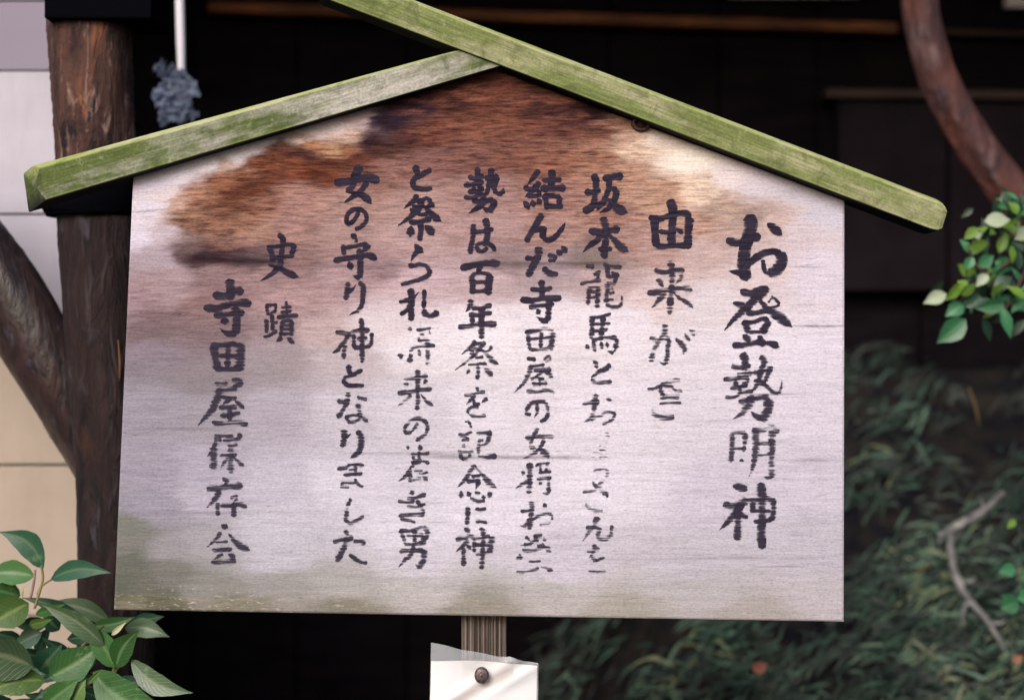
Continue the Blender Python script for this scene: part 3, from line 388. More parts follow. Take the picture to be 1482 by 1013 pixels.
def stain(px, py):
    sh = px.shape; x = px.ravel(); y = py.ravel()
    wx = x + 20 * (fbm(x / 60, y / 18, 3) - .5) + 22 * (fbm(x / 18, y / 4.5, 5, 3) - .5)
    wy = y + 26 * (fbm(x / 70, y / 30, 11) - .5) + 7 * (fbm(x / 14, y / 6, 13) - .5)
    L = np.array([lin(c) for c in ST[:, 2:]]); acc = np.zeros((len(x), 3)); W = np.zeros(len(x))
    for (sx, sy), c in zip(ST[:, :2], L):
        d2 = ((wx - sx) * 0.55) ** 2 + (wy - sy) ** 2 + 30; w = d2 ** -2.4
        W += w; acc += w[:, None] * c
    c = acc / W[:, None]
    def streak(yc, x0, x1, h, col, a, slope=0.0, seed=0):      # sap lines and drying cracks that run with the grain
        nonlocal c
        yy = yc + slope * (x - x0) + 2.2 * (fbm(x / 60, x * 0, seed, 3) - .5)
        m = a * np.exp(-((y - yy) / h) ** 2) * np.clip((x - x0) / 40, 0, 1) * np.clip((x1 - x) / 40, 0, 1) * np.clip(0.3 + 1.3 * fbm(x / 22, y * 0, seed + 2), 0, 1)
        c = c * (1 - m[:, None]) + np.array(lin(col)) * m[:, None]
    streak(381, 660, 910, 2.6, (88, 74, 74), .75, 0, 21); streak(386, 690, 850, 4.0, (120, 100, 108), .5, 0, 22)
    streak(373, 255, 430, 4.5, (48, 34, 44), .8, .05, 23); streak(384, 425, 600, 2.4, (112, 88, 94), .6, .01, 24)
    streak(661, 600, 860, 2.6, (140, 126, 138), .7, .005, 25); streak(656, 480, 700, 2.2, (158, 144, 156), .6, 0, 26)
    streak(452, 186, 300, 1.5, (92, 60, 54), .85, .03, 27); streak(472, 1136, 1240, 1.4, (112, 96, 108), .9, 0, 28)
    streak(386, 1128, 1196, 1.3, (120, 92, 82), .8, .02, 29); streak(666, 1130, 1222, 2.2, (150, 136, 150), .6, 0, 30)
    streak(308, 175, 252, 1.3, (120, 96, 96), .8, -.06, 31); streak(296, 300, 345, 2.2, (88, 50, 38), .7, 0, 32)
    streak(213, 400, 424, 3, (44, 28, 36), 1.0, 0, 33); streak(222, 418, 446, 3, (70, 36, 32), .9, .6, 34); streak(240, 400, 560, 3, (110, 56, 42), .6, -.05, 35)
    streak(176, 640, 860, 2.0, (92, 50, 42), .7, .03, 36); streak(152, 610, 700, 2.4, (66, 38, 42), .6, 0, 37); streak(205, 560, 800, 2.0, (108, 62, 50), .5, .01, 38)
    streak(620, 190, 330, 1.6, (138, 120, 142), .6, .0, 39); streak(742, 180, 380, 2.0, (152, 136, 160), .6, 0, 40); streak(808, 860, 1200, 1.8, (166, 152, 162), .6, 0, 41)
    streak(520, 186, 300, 1.8, (122, 98, 106), .6, 0, 42); streak(350, 640, 900, 1.5, (150, 110, 104), .5, 0, 43); streak(270, 560, 900, 1.6, (136, 90, 78), .5, 0, 44)
    ry = roof_y(x)
    bl = np.clip((fbm(x / 48, y / 8, 61, 4) - .47) * 6, 0, 1) * np.exp(-(np.maximum(y - ry, 0) / 62) ** 2) * np.clip((x - 505) / 30, 0, 1) * np.clip((905 - x) / 40, 0, 1)
    c = c * (1 - .60 * bl[:, None]) + np.array(lin((50, 27, 32))) * .60 * bl[:, None]
    b2 = np.clip((fbm(x / 40, y / 9, 67, 4) - .55) * 6, 0, 1) * np.exp(-(np.maximum(y - ry, 0) / 90) ** 2) * np.clip((x - 560) / 40, 0, 1) * np.clip((900 - x) / 60, 0, 1)
    c = c * (1 - .5 * b2[:, None]) + np.array(lin((176, 108, 78))) * .5 * b2[:, None]
    pth = np.minimum.reduce([np.hypot((x - ax_) * .6, y - ay_) for ax_, ay_ in ((425, 218), (470, 235), (510, 228), (395, 240), (360, 262), (330, 285), (300, 305), (295, 335), (300, 365))])
    b3 = np.clip((fbm(x / 34, y / 6, 71, 4) - .48) * 6, 0, 1) * np.exp(-(pth / 24) ** 2)
    c = c * (1 - .62 * b3[:, None]) + np.array(lin((84, 42, 30))) * .62 * b3[:, None]
    c = c * (1 - .10 * np.clip((y - 500) / 150, 0, 1) - .07 * np.clip((x - 850) / 150, 0, 1))[:, None]  # lower and right parts darkened in the colour to offset uneven light
    return c.reshape(sh + (3,))
NX, NY = 380, 300
U = np.linspace(0, 1, NX); ua = (APX[0] - LT[0]) / (RT[0] - LT[0]); U[np.argmin(abs(U - ua))] = ua
V = np.linspace(0, 1, NY)
tx = LT[0] + (RT[0] - LT[0]) * U; ty = roof_y(tx) + 0.0; bx = LB[0] + (RB[0] - LB[0]) * U; by = LB[1] + (RB[1] - LB[1]) * U
GX = bx[None, :] * (1 - V[:, None]) + tx[None, :] * V[:, None]; GY = by[None, :] * (1 - V[:, None]) + ty[None, :] * V[:, None]
CC = stain(GX, GY); LM = CC @ np.array([.2126, .7152, .0722]); CC = (LM[..., None] + (CC - LM[..., None]) * np.array([0.92, 0.92, 0.88]) * (1 - .42 * np.clip((GY - 430) / 120, 0, 1) * np.clip(1.3 - GX / 900, .3, 1) * (GY < 860))[..., None]) * (0.87 * (np.clip(LM, .01, 1) / .5) ** .18)[..., None] * np.array([0.955, 1.0, 1.055])
EDG = np.minimum(np.minimum(U[None, :], 1 - U[None, :]) * NX, np.minimum(V[:, None], 1 - V[:, None]) * NY)
LIC = np.clip((GY - (835 + 30 * (U[None, :] > .35))) / 40, 0, 1) * np.clip(.45 + .55 * (GX < 420) + .8 * (fbm(GX / 60, GY / 20, 77) - .5), 0, 1)
relief = 0.0010 * (fbm(GX / 70, GY / 6, 50) - .5)
verts = []; cols = []; lic = []
for j in range(NY):
    for i in range(NX):
        p = P(GX[j, i], GY[j, i]); p.y = float(max(relief[j, i], -0.0002)) if 0 < i < NX - 1 and 0 < j < NY - 1 else 0.0012
        verts.append(p); cols.append((*CC[j, i], 1)); lic.append(float(LIC[j, i]))
faces = [(j * NX + i, j * NX + i + 1, (j + 1) * NX + i + 1, (j + 1) * NX + i) for j in range(NY - 1) for i in range(NX - 1)]
ring = [i for i in range(NX)] + [j * NX + NX - 1 for j in range(1, NY)] + [(NY - 1) * NX + i for i in range(NX - 2, -1, -1)] + [j * NX for j in range(NY - 2, 0, -1)]
cen = Vector((0, 0, CZ)); base = len(verts)
for yb, off in ((0.004, 0.0012), (0.028, 0.0012)):
    for r in ring:
        v = verts[r]; d = (v - cen); d.y = 0; d.normalize(); q = v + d * off; q.y = yb; verts.append(q)
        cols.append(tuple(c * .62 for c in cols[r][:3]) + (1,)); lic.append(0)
n = len(ring)
for a, b in ((None, base), (base, base + n)):
    for k in range(n):
        k2 = (k + 1) % n; p0, p1 = (ring[k], ring[k2]) if a is None else (a + k, a + k2)
        faces.append((p1, p0, b + k, b + k2))
faces.append(tuple(base + n + k for k in range(n)))
board = mesh_obj('board', verts, faces, M_BOARD, sign)
ca = board.data.color_attributes.new('stain', 'FLOAT_COLOR', 'POINT'); ca.data.foreach_set('color', np.array(cols).ravel())
board.data.attributes.new('lichen', 'FLOAT', 'POINT').data.foreach_set('value', lic)

for k, (ch, ox, oy, S, fade, st) in enumerate(TEXT):
    fade = fade + .02 if fade < .3 else .3 + (fade - .3) * .55 if fade < .7 else fade
    me = character_mesh(st, ox, oy, S, 100 + k); me.materials.append(M_INK)
    o = link('painted_character', me, board); o.color = (fade, 0, 0, 1)
    o['label'] = 'brush-written character ' + ch

# roof battens
def batten(bare, top0, top1, bot0, bot1, y0, y1, mat, cham, endcut=None, n=60, seed=1, endround=0.0):
    """square section bar, its upper front arris planed off (cham px), worn a little uneven"""
    r_ = np.random.default_rng(seed); verts = []; faces = []; att = []
    T0, T1, B0, B1 = map(np.array, (top0, top1, bot0, bot1))
    def ring(t, shrink=0.0):
        T = T0 + (T1 - T0) * t; B = B0 + (B1 - B0) * t; wob = 0.9 * (fbm(np.array([t * 9.0]), np.array([seed * 3.1]), seed) - .5)[0]
        ax = (T1 - T0) / np.linalg.norm(T1 - T0); up = (T - B); h = np.linalg.norm(up); up = up / h
        T = T - up * (h * shrink * .5); B = B + up * (h * shrink * .5); h = h * (1 - shrink)
        r = 2.2; c = cham
        yc = y0 + (y1 - y0) * 0.30; sy = shrink * 0.012
        prof = [(B + up * 0.6, y0 + 0.0012 + sy, 0), (B + up * (r + wob), y0 + sy, .35), (B + up * (r + 3), y0 + sy, 0), (B + up * (h - c - 3), y0 + sy, 0.05), (B + up * (h - c + wob), y0 + 0.0015 + sy, 1),
                (T - up * 1.5, yc, 1), (T, yc + 0.003, .8), (T, y1 - 0.003 - sy, .6), (T - up * 2, y1 - sy, 0), (B + up * 2, y1 - sy, 0), (B, y1 - 0.003, 0)]
        out = []
        for q, y, e in prof:
            p = P(q[0], q[1], y0); p.y = y; out.append(p); att.append(e)
        return out
    ts = list(np.linspace(0, 1, n)); K = 11
    sh = [0.0] * n
    if endround: ts[-1:] = [1 - 0.012, 1 - 0.005, 1.0]; sh[-1:] = [0.03 * endround, 0.10 * endround, 0.28 * endround]; 
    for t, s in zip(ts, sh): verts += ring(t, s)
    if endcut:                                        # the near end is sawn at a slant
        V0 = [v.copy() for v in verts]; Ltot = (V0[(n - 1) * K] - V0[0]).length
        for i in range(12):
            for k in range(K):
                f = min(1, max(0, (V0[k].y - y0) / (y1 - y0))); t = max(i / (n - 1), endcut * (1 - f) / Ltot + i * .0006) * (n - 1); j = int(t)
                verts[i * K + k] = V0[j * K + k].lerp(V0[(j + 1) * K + k], t - j)
    m = len(ts)
    for i in range(m - 1):
        for k in range(K): faces.append((i * K + k, i * K + (k + 1) % K, (i + 1) * K + (k + 1) % K, (i + 1) * K + k))
    for i0 in (0, (m - 1) * K):                       # sawn ends as fans round their middle
        ce = sum((verts[i0 + k] for k in range(K)), Vector()) / K; verts.append(ce); att.append(0)
        for k in range(K): faces.append((len(verts) - 1, i0 + k, i0 + (k + 1) % K))
    bm = bmesh.new(); o = mesh_obj('roof_batten', verts, faces, mat, sign)
    bm.from_mesh(o.data); bmesh.ops.recalc_face_normals(bm, faces=bm.faces[:]); bm.to_mesh(o.data); bm.free()
    o.data.attributes.new('pale_edge', 'FLOAT', 'POINT').data.foreach_set('value', att)
    o.data.attributes.new('bare', 'FLOAT', 'POINT').data.foreach_set('value', [float(bare(ts[min(i // K, m - 1)])) for i in range(len(verts))])
    o.data.attributes.new('under_shade', 'FLOAT', 'POINT').data.foreach_set('value', [1.0 if (i < m * K and i % K in (0, 9, 10)) else 0.0 for i in range(len(verts))])
    return o
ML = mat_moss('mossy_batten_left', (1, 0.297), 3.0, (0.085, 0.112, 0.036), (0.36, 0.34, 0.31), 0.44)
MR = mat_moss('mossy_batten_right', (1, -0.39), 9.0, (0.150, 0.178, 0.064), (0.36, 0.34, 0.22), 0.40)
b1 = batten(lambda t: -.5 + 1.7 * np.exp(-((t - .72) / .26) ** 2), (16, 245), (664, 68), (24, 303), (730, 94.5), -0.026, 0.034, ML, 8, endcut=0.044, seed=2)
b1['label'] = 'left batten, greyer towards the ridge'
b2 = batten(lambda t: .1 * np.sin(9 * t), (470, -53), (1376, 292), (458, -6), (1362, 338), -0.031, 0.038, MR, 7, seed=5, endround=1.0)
b2['label'] = 'right batten, the longer one, running past the ridge'
# dark round plug half under the right batten
M_PLUG = mat_wood('plug_wood', (0.035, 0.018, 0.016), (0.10, 0.05, 0.045), (200, 200, 200))
pv = []; pf = []
for i in range(28):
    a = 2 * math.pi * i / 28
    for r, y in ((15, -0.0002), (14, -0.006), (9.5, -0.007), (8, -0.003)): pv.append(P(928 + r * math.cos(a), 180 + r * 0.75 * math.sin(a)) + Vector((0, y, 0)))
for i in range(28):
    for k in range(3): pf.append((i * 4 + k, i * 4 + k + 1, ((i + 1) % 28) * 4 + k + 1, ((i + 1) % 28) * 4 + k))
pf.append(tuple(i * 4 + 3 for i in range(28)))
mesh_obj('wooden_plug', pv, pf, M_PLUG, sign, True)

# post of the board, ribbed by weather
M_POST = mat_wood('post_wood', (0.060, 0.042, 0.036), (0.24, 0.19, 0.17), (330, 60, 3), bump=0.9)
pv = []; pf = []; NP = 46; rr_ = np.random.default_rng(4); xs = np.linspace(668, 733, NP); dep = rr_.uniform(-0.0016, 0.0016, NP) + 0.0016 * np.sin(np.arange(NP) * 2.4)
zt = P(0, 160, .03).z; zb = -0.3
for z in (zt, zb):
    for x, d in zip(xs, dep): pv.append((P(x, 0, .03).x, 0.030 + d if d > -1 else .03, z))
    pv.append((P(733, 0, .03).x, 0.075, z)); pv.append((P(668, 0, .03).x, 0.075, z))
K = NP + 2
for k in range(K): pf.append((k, K + k, K + (k + 1) % K, (k + 1) % K))
pf.append(tuple(range(K))); mesh_obj('post', pv, pf, M_POST, sign)

# ------------------------------------------------------------------ paper notice in its clear sleeve
M_PAPER = M_('notice_paper', 0.75, 0.2)
pc = M_PAPER.coord((1, 1, 1))
at = M_PAPER.n('ShaderNodeAttribute', attribute_name='tan_streak')
M_PAPER.color(M_PAPER.mix(at.outputs['Fac'], (0.80, 0.78, 0.79), (0.50, 0.41, 0.36))); M_PAPER.bump(M_PAPER.noise(pc, 60, 3), .2, .003)
M_FILM = M_('clear_plastic_sleeve', 0.12, 0.5)
M_FILM.b.inputs['Base Color'].default_value = (0.75, 0.78, 0.84, 1); M_FILM.b.inputs['Alpha'].default_value = 0.20
M_FILM.bump(M_FILM.noise(M_FILM.coord((1, 1, 1)), 30, 3, .5, .5), .5, .006)
notice = empty('paper_notice', P(700, 1100, 0.02)); tag(notice, 'white paper notice in a clear plastic sleeve nailed to the post under the board', 'notice')
def sheet(name, top, x0, x1, ybase, mat, nx=40, ny=34, amp=.0055, bot=1130, tan_streak=False, seed=3):
    verts = []; faces = []; dm = []
    for j in range(ny):
        for i in range(nx):
            u = i / (nx - 1); v = j / (ny - 1); px = x0[0] * (1 - v) + x0[1] * v + (x1[0] * (1 - v) + x1[1] * v - x0[0] * (1 - v) - x0[1] * v) * u
            ty = np.interp(u, [a for a, _ in top], [b for _, b in top]); py = ty + (bot - ty) * v
            # drawn in round the nail, with two folds falling away from it
            dn = math.hypot(px - 697, (py - 978)); y = ybase + amp * (1.2 - math.exp(-(dn / 26) ** 2) * -1.4) * 0 + 0.010 * math.exp(-(dn / 30) ** 2)
            a = (px - 697) * 0.62 + (py - 978); b_ = (px - 720) * 0.75 + (py - 978)
            wgt = math.exp(-((py - 985) / 60) ** 2)
            y -= amp * (math.exp(-((a - 6) / 9) ** 2) + .8 * math.exp(-((a - 34) / 10) ** 2)) * wgt
            y -= 0.004 * math.sin(u * 3.1) - 0.003 * float(fbm(np.array([px / 40]), np.array([py / 50]), seed)[0])
            q = P(px, py, 0.016); q.y = y; verts.append(q)
            s = .95 * math.exp(-((a - 12) / 9) ** 2) * (1 if px < 712 else .4) + .9 * math.exp(-(((px - 697) * .7 + (py - 1003)) / 8) ** 2) * (1 if 640 < px < 745 else 0) + .35 * (668 < px < 734) * math.exp(-((py - 955) / 22) ** 2)  # tan streaks along the folds and over the post's width
            dm.append(min(.95, s * .95))
    for j in range(ny - 1):
        for i in range(nx - 1): faces.append((j * nx + i, j * nx + i + 1, (j + 1) * nx + i + 1, (j + 1) * nx + i))
    # a sheet with real thickness
    nv = len(verts); verts += [v + Vector((0, 0.0003, 0)) for v in verts]; faces += [tuple(nv + q for q in f[::-1]) for f in faces]; dm += dm
    o = mesh_obj(name, verts, faces, mat, notice, True)
    if tan_streak: o.data.attributes.new('tan_streak', 'FLOAT', 'POINT').data.foreach_set('value', dm)
    return o
sheet('paper', [(0, 957), (.3, 956), (.6, 958), (1, 963)], (624, 620), (777, 775), 0.018, M_PAPER.m, tan_streak=True, ny=50)
sheet('plastic_sleeve', [(0, 929), (.12, 932), (.28, 939), (.45, 943), (.62, 949), (.75, 949), (.86, 955), (1, 958)], (624, 619), (779, 778), 0.012, M_FILM.m)
M_NAIL = M_('rusty_nail', 0.5, 0.5); M_NAIL.b.inputs['Metallic'].default_value = .6
M_NAIL.color(M_NAIL.mix(M_NAIL.ramp(M_NAIL.noise(M_NAIL.coord(), 300, 3), [(.4, 0.), (.6, 1.)]), (0.07, 0.05, 0.055), (0.16, 0.12, 0.12)))
pv = []; pf = []
for i in range(24):
    a = 2 * math.pi * i / 24
    for r, y in ((4, .04), (4, .012), (10.5, .011), (10.5, .008), (8, .0058), (4, .005), (1, .0048)): pv.append(P(697 + r * math.cos(a), 978 + r * 1.15 * math.sin(a)) + Vector((0, y - .003, 0)))
for i in range(24):
    for k in range(6): pf.append((i * 7 + k, i * 7 + k + 1, ((i + 1) % 24) * 7 + k + 1, ((i + 1) % 24) * 7 + k))
pf.append(tuple(i * 7 + 6 for i in range(24))); mesh_obj('nail', pv, pf, M_NAIL.m, notice, True)

# ------------------------------------------------------------------ left: pale boarded wall, bark post, leaning log
M_PALE = M_('pale_wall_board', 0.75, 0.25)
c0 = M_PALE.mix(M_PALE.ramp(M_PALE.noise(M_PALE.coord((3, 3, 9)), 1.0, 4), [(.3, 0.), (.7, 1.)]), (0.41, 0.38, 0.44), (0.49, 0.46, 0.53))
c0 = M_PALE.mix(M_PALE.ramp(M_PALE.noise(M_PALE.coord((9, 9, 1.6)), 1.0, 6, .7), [(.50, 0.), (.75, .5)]), c0, (.24, .21, .24))
M_PALE.color(c0); M_PALE.bump(M_PALE.noise(M_PALE.coord((20, 20, 200)), 1.0, 3), .15, .002)
M_CREAM = M_('cream_wall_board', 0.75, 0.25)
cc_ = M_CREAM.mix(M_CREAM.ramp(M_CREAM.noise(M_CREAM.coord((11, 11, 3)), 1.0, 6, .7), [(.5, 0.), (.75, .55)]), (0.36, 0.29, 0.24), (.20, .15, .10))
M_CREAM.color(M_CREAM.mix(0.5, cc_, M_CREAM.mix(M_CREAM.ramp(M_CREAM.noise(M_CREAM.coord((3, 3, 7)), 1.0, 4), [(.3, 0.), (.7, 1.)]), (0.30, 0.245, 0.20), (0.39, 0.325, 0.28))))
M_GREYB = M_('grey_wall_board', 0.75, 0.25)
M_GREYB.color(M_GREYB.mix(M_GREYB.noise(M_GREYB.coord((3, 3, 7)), 1.0, 4), (0.20, 0.17, 0.23), (0.26, 0.23, 0.29)))
YW = 0.75
wall = empty('pale_wall', (P(0, 0, YW).x, YW, 0)); tag(wall, 'pale boarded wall behind the bark post at the left', 'wall')
bands = [(-140, 0, M_PALE), (3, 102, M_GREYB), (104, 309, M_PALE), (312, 486, M_PALE), (489, 671, M_CREAM), (675, 890, M_CREAM), (893, 1120, M_CREAM), (1123, 1450, M_CREAM)]
for k, (a, b, m) in enumerate(bands):
    p0 = P(-500, b, YW); p1 = P(118, a, YW)
    o = box('wall_board', (p0.x, YW, max(p0.z, -.3)), (p1.x - .0005 * k, YW + .02, p1.z), m.m, wall, .002)
box('backing', (P(-500, 0, YW).x, YW + .022, -.3), (P(112, 0, YW).x, YW + .06, 1.9), M_('dark_gap', .9).m, wall, 0)

def mat_bark(name, dark, mid, light, orange):
    m = M_(name, 0.8, 0.25)
    n1 = m.noise(m.coord((26, 26, 7)), 1.0, 6, .65, 1.2); n2 = m.noise(m.coord((55, 55, 13)), 1.0, 5, .6, .8); n3 = m.noise(m.coord((14, 14, 5)), 1.0, 4, .6, .5)
    c = m.mix(m.ramp(n1, [(.36, 0.), (.60, 1.)]), dark, mid)
    c = m.mix(m.ramp(n2, [(.56, 0.), (.72, .75)]), c, light)
    c = m.mix(m.ramp(n3, [(.62, 0.), (.70, .8)]), c, orange)
    m.color(c); m.bump(m.math('ADD', n1, m.math('MULTIPLY', n2, .6)), 1.0, .012); return m.m
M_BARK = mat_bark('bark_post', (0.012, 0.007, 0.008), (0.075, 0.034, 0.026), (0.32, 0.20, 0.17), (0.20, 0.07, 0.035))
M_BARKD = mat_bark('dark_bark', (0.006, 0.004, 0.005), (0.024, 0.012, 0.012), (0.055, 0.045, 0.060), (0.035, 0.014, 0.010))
M_BARK2 = mat_bark('bark_log', (0.010, 0.007, 0.009), (0.040, 0.022, 0.022), (0.080, 0.072, 0.100), (0.05, 0.026, 0.022))
for nd in M_BARK2.node_tree.nodes:
    if nd.type == 'BSDF_PRINCIPLED': nd.inputs['Roughness'].default_value = .38; nd.inputs['Specular IOR Level'].default_value = .6
    if nd.type == 'BUMP': nd.inputs['Strength'].default_value = .45
YP = 0.34
post = empty('bark_post', P(150, 1013, YP)); tag(post, 'dark bark-covered round post standing behind the left end of the board', 'post')
post.location.z = 0
p_ = [P(130, 22, YP), P(135, 150, YP), P(143, 320, YP), P(155, 520, YP), P(166, 700, YP), P(168, 1000, YP), P(168, 1500, YP)]
R = [0.068, .066, .064, .062, .062, .066, .07]
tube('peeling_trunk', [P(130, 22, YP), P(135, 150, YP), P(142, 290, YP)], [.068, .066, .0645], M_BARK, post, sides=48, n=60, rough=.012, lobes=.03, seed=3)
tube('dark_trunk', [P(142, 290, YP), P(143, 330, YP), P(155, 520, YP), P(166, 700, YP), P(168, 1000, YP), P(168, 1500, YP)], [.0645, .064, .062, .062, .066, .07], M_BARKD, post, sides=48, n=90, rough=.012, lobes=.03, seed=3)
# a sliver of torn bark shows pale wood
M_SPL = mat_wood('pale_splinter', (0.10, 0.04, 0.02), (0.26, 0.11, 0.05), (60, 60, 8))
for (x, y, l, w) in ((116, 148, 26, 7), (171, 522, 60, 4)):
    a = P(x, y - l / 2, YP - .064); b = P(x + 2, y + l / 2, YP - .062)
    tube('bark_tear', [a, (a + b) / 2 + Vector((.002, -.002, 0)), b], [.001, w * .0005, .0008], M_SPL, post, sides=8, n=10, seed=int(x))
M_BLACK = M_('black_iron', 0.95, 0.0); M_BLACK.color((0.0025, 0.0025, 0.004))
# iron collar below the batten, cap plate on top
def collar(px, pyt, pyb, r, name, seed):
    t = P(px, pyt, YP); b = P(px + 2, pyb, YP)
    tube(name, [t, t + Vector((0, 0, -.001)), b + Vector((0, 0, .012)), b + Vector((0, 0, .003)), b], [r * .98, r, r, r * .97, r * .9], M_BLACK.m, post, sides=40, n=24, seed=seed)
collar(132, 262, 314, .083, 'iron_collar', 5)
# tie beam over the post head
beam = box('tie_beam', (P(66, 0, .27).x, .26, P(0, 29, .27).z), (P(66, 0, .27).x + 3.4, .40, P(0, -140, .27).z), M_BLACK.m, None, .004)
tag(beam, 'black timber tie beam resting on the head of the bark post', 'beam')
beam.data.transform(Matrix.Identity(4))
for v in beam.data.vertices:
    if v.co.x > P(260, 0, .27).x: v.co.x = P(226, 0, .3).x
log = empty('leaning_log', P(100, 1000, .42)); tag(log, 'dark smooth log leaning down from the left edge to the foot of the bark post', 'log'); log.location.z = 0
tube('trunk', [P(-190, 190, .40), P(-60, 340, .42), P(20, 440, .43), P(80, 545, .44), P(130, 650, .46), P(165, 730, .47)], [.074, .072, .068, .062, .05, .035], M_BARK2, log, sides=36, n=80, rough=.006, lobes=.035, seed=9)

# thin pale pipe with a tatter of blue-grey plastic
M_PIPE = M_('pale_pipe', .35, .5); M_PIPE.color((.58, .56, .62))
pipe = empty('thin_pipe', P(260, 1013, .85)); pipe.location.z = 0; tag(pipe, 'thin pale vertical pipe hanging in the dark beside the bark post', 'pipe')
tube('pipe', [P(258, -80, .85), P(261, 40, .85), P(262, 80, .85), P(263, 125, .85)], [.0092, .0092, .009, .007], M_PIPE.m, pipe, sides=16, n=20)
M_TAT = M_('blue_grey_plastic', .55, .4)
M_TAT.color(M_TAT.mix(M_TAT.ramp(M_TAT.noise(M_TAT.coord(), 70, 4), [(.38, 0.), (.62, 1.)]), (.010, .016, .045), (.10, .125, .19)))
tv = []; tf = []; r_ = np.random.default_rng(8)
def scrap(cx, cy, w, h, sd, n=12, m=20):               # one crumpled, ragged-edged scrap of film
    b = len(tv); e1 = fbm(np.linspace(0, 7, m), np.zeros(m), sd, 3); e2 = fbm(np.linspace(0, 7, m), np.ones(m) * 9, sd + 1, 3)
    for side in (0, .0006):
        for j in range(m):
            for i in range(n):
                v = j / (m - 1) - .5; u = i / (n - 1); k = math.sqrt(max(.02, 1 - (2 * v) ** 2)); x = (-.5 * k * (.5 + e1[j]) * (1 - u) + .5 * k * (.5 + e2[j]) * u) * w * 1.2
                p = P(cx + x + 4 * math.sin(v * 7 + sd), cy + v * h + 3 * r_.normal() * (i in (0, n - 1)), .83); p.y += .016 * float(fbm(np.array([u * 4.0]), np.array([v * 9.0 + 20]), sd + 5)[0]) - .008 + side; tv.append(p)
    for q in (0, n * m):
        for j in range(m - 1):
            for i in range(n - 1): tf.append((b + q + j * n + i, b + q + j * n + i + 1, b + q + (j + 1) * n + i + 1, b + q + (j + 1) * n + i))
for args in ((260, 138, 38, 70, 3), (238, 142, 26, 44, 11), (252, 164, 34, 26, 17), (246, 108, 12, 26, 23), (231, 98, 8, 18, 29), (262, 118, 16, 30, 31), (270, 160, 24, 22, 37), (238, 172, 10, 22, 41)): scrap(*args)
tat = mesh_obj('plastic_tatter', tv, tf, M_TAT.m); tag(tat, 'tattered blue-grey plastic caught on the thin pipe', 'tatter')

# ------------------------------------------------------------------ behind: dark timber building
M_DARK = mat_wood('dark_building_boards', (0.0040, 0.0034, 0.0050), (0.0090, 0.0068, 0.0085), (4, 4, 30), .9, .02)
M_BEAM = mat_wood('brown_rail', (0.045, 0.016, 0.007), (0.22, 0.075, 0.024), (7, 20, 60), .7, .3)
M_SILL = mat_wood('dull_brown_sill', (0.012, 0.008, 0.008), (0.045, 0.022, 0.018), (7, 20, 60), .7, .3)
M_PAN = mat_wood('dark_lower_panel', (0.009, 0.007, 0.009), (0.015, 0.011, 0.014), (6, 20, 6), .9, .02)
YB = 2.7
bld = empty('timber_building', (0, YB, 0)); tag(bld, 'dark timber building wall with a brown rail, deep in shade behind the board', 'building')
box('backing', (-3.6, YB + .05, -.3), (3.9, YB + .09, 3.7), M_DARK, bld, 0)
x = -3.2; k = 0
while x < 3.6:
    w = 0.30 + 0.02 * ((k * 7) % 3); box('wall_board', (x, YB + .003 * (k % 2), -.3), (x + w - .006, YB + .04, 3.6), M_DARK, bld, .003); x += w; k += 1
# rail: higher on the left, falling slightly to the right
def rail(name, x0, y0, x1, y1, h, depth, th, mat, parent):
    a, b = P(x0, y0, depth), P(x1, y1, depth); hh = h * .001 * (D + depth) / D
    return prism(name, [(a.x, a.z - hh), (b.x, b.z - hh), (b.x, b.z), (a.x, a.z)], depth, depth + th, mat, parent, .006)
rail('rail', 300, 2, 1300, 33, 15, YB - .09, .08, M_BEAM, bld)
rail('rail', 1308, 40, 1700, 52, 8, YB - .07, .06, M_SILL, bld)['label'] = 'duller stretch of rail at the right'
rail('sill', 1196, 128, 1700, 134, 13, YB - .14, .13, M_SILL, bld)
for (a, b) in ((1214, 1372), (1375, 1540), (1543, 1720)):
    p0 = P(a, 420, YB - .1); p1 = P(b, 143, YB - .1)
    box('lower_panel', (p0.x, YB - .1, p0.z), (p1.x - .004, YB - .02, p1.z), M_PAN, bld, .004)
# deep eave over it all keeps the wall in shade
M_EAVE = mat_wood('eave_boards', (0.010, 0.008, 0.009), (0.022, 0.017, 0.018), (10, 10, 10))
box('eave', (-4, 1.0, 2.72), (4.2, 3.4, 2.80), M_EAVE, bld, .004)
box('side_wall', (-1.6, YW + .35, -.3), (-1.55, YB, 2.72), M_DARK, bld, 0)
# strips of daylight glimpsed above the rail: pale shoji-like panes
M_LITE = M_('pale_screen', .7, .2); M_LITE.color((.55, .5, .55))
for (x0, x1, y0, y1) in ((1056, 1244, -60, -3), (1456, 1560, -60, 11)):
    p0 = P(x0, y1, YB - .06); p1 = P(x1, y0, YB - .06); box('pale_pane', (p0.x, YB - .06, p0.z), (p1.x, YB - .03, p1.z), M_LITE.m, bld, .002)

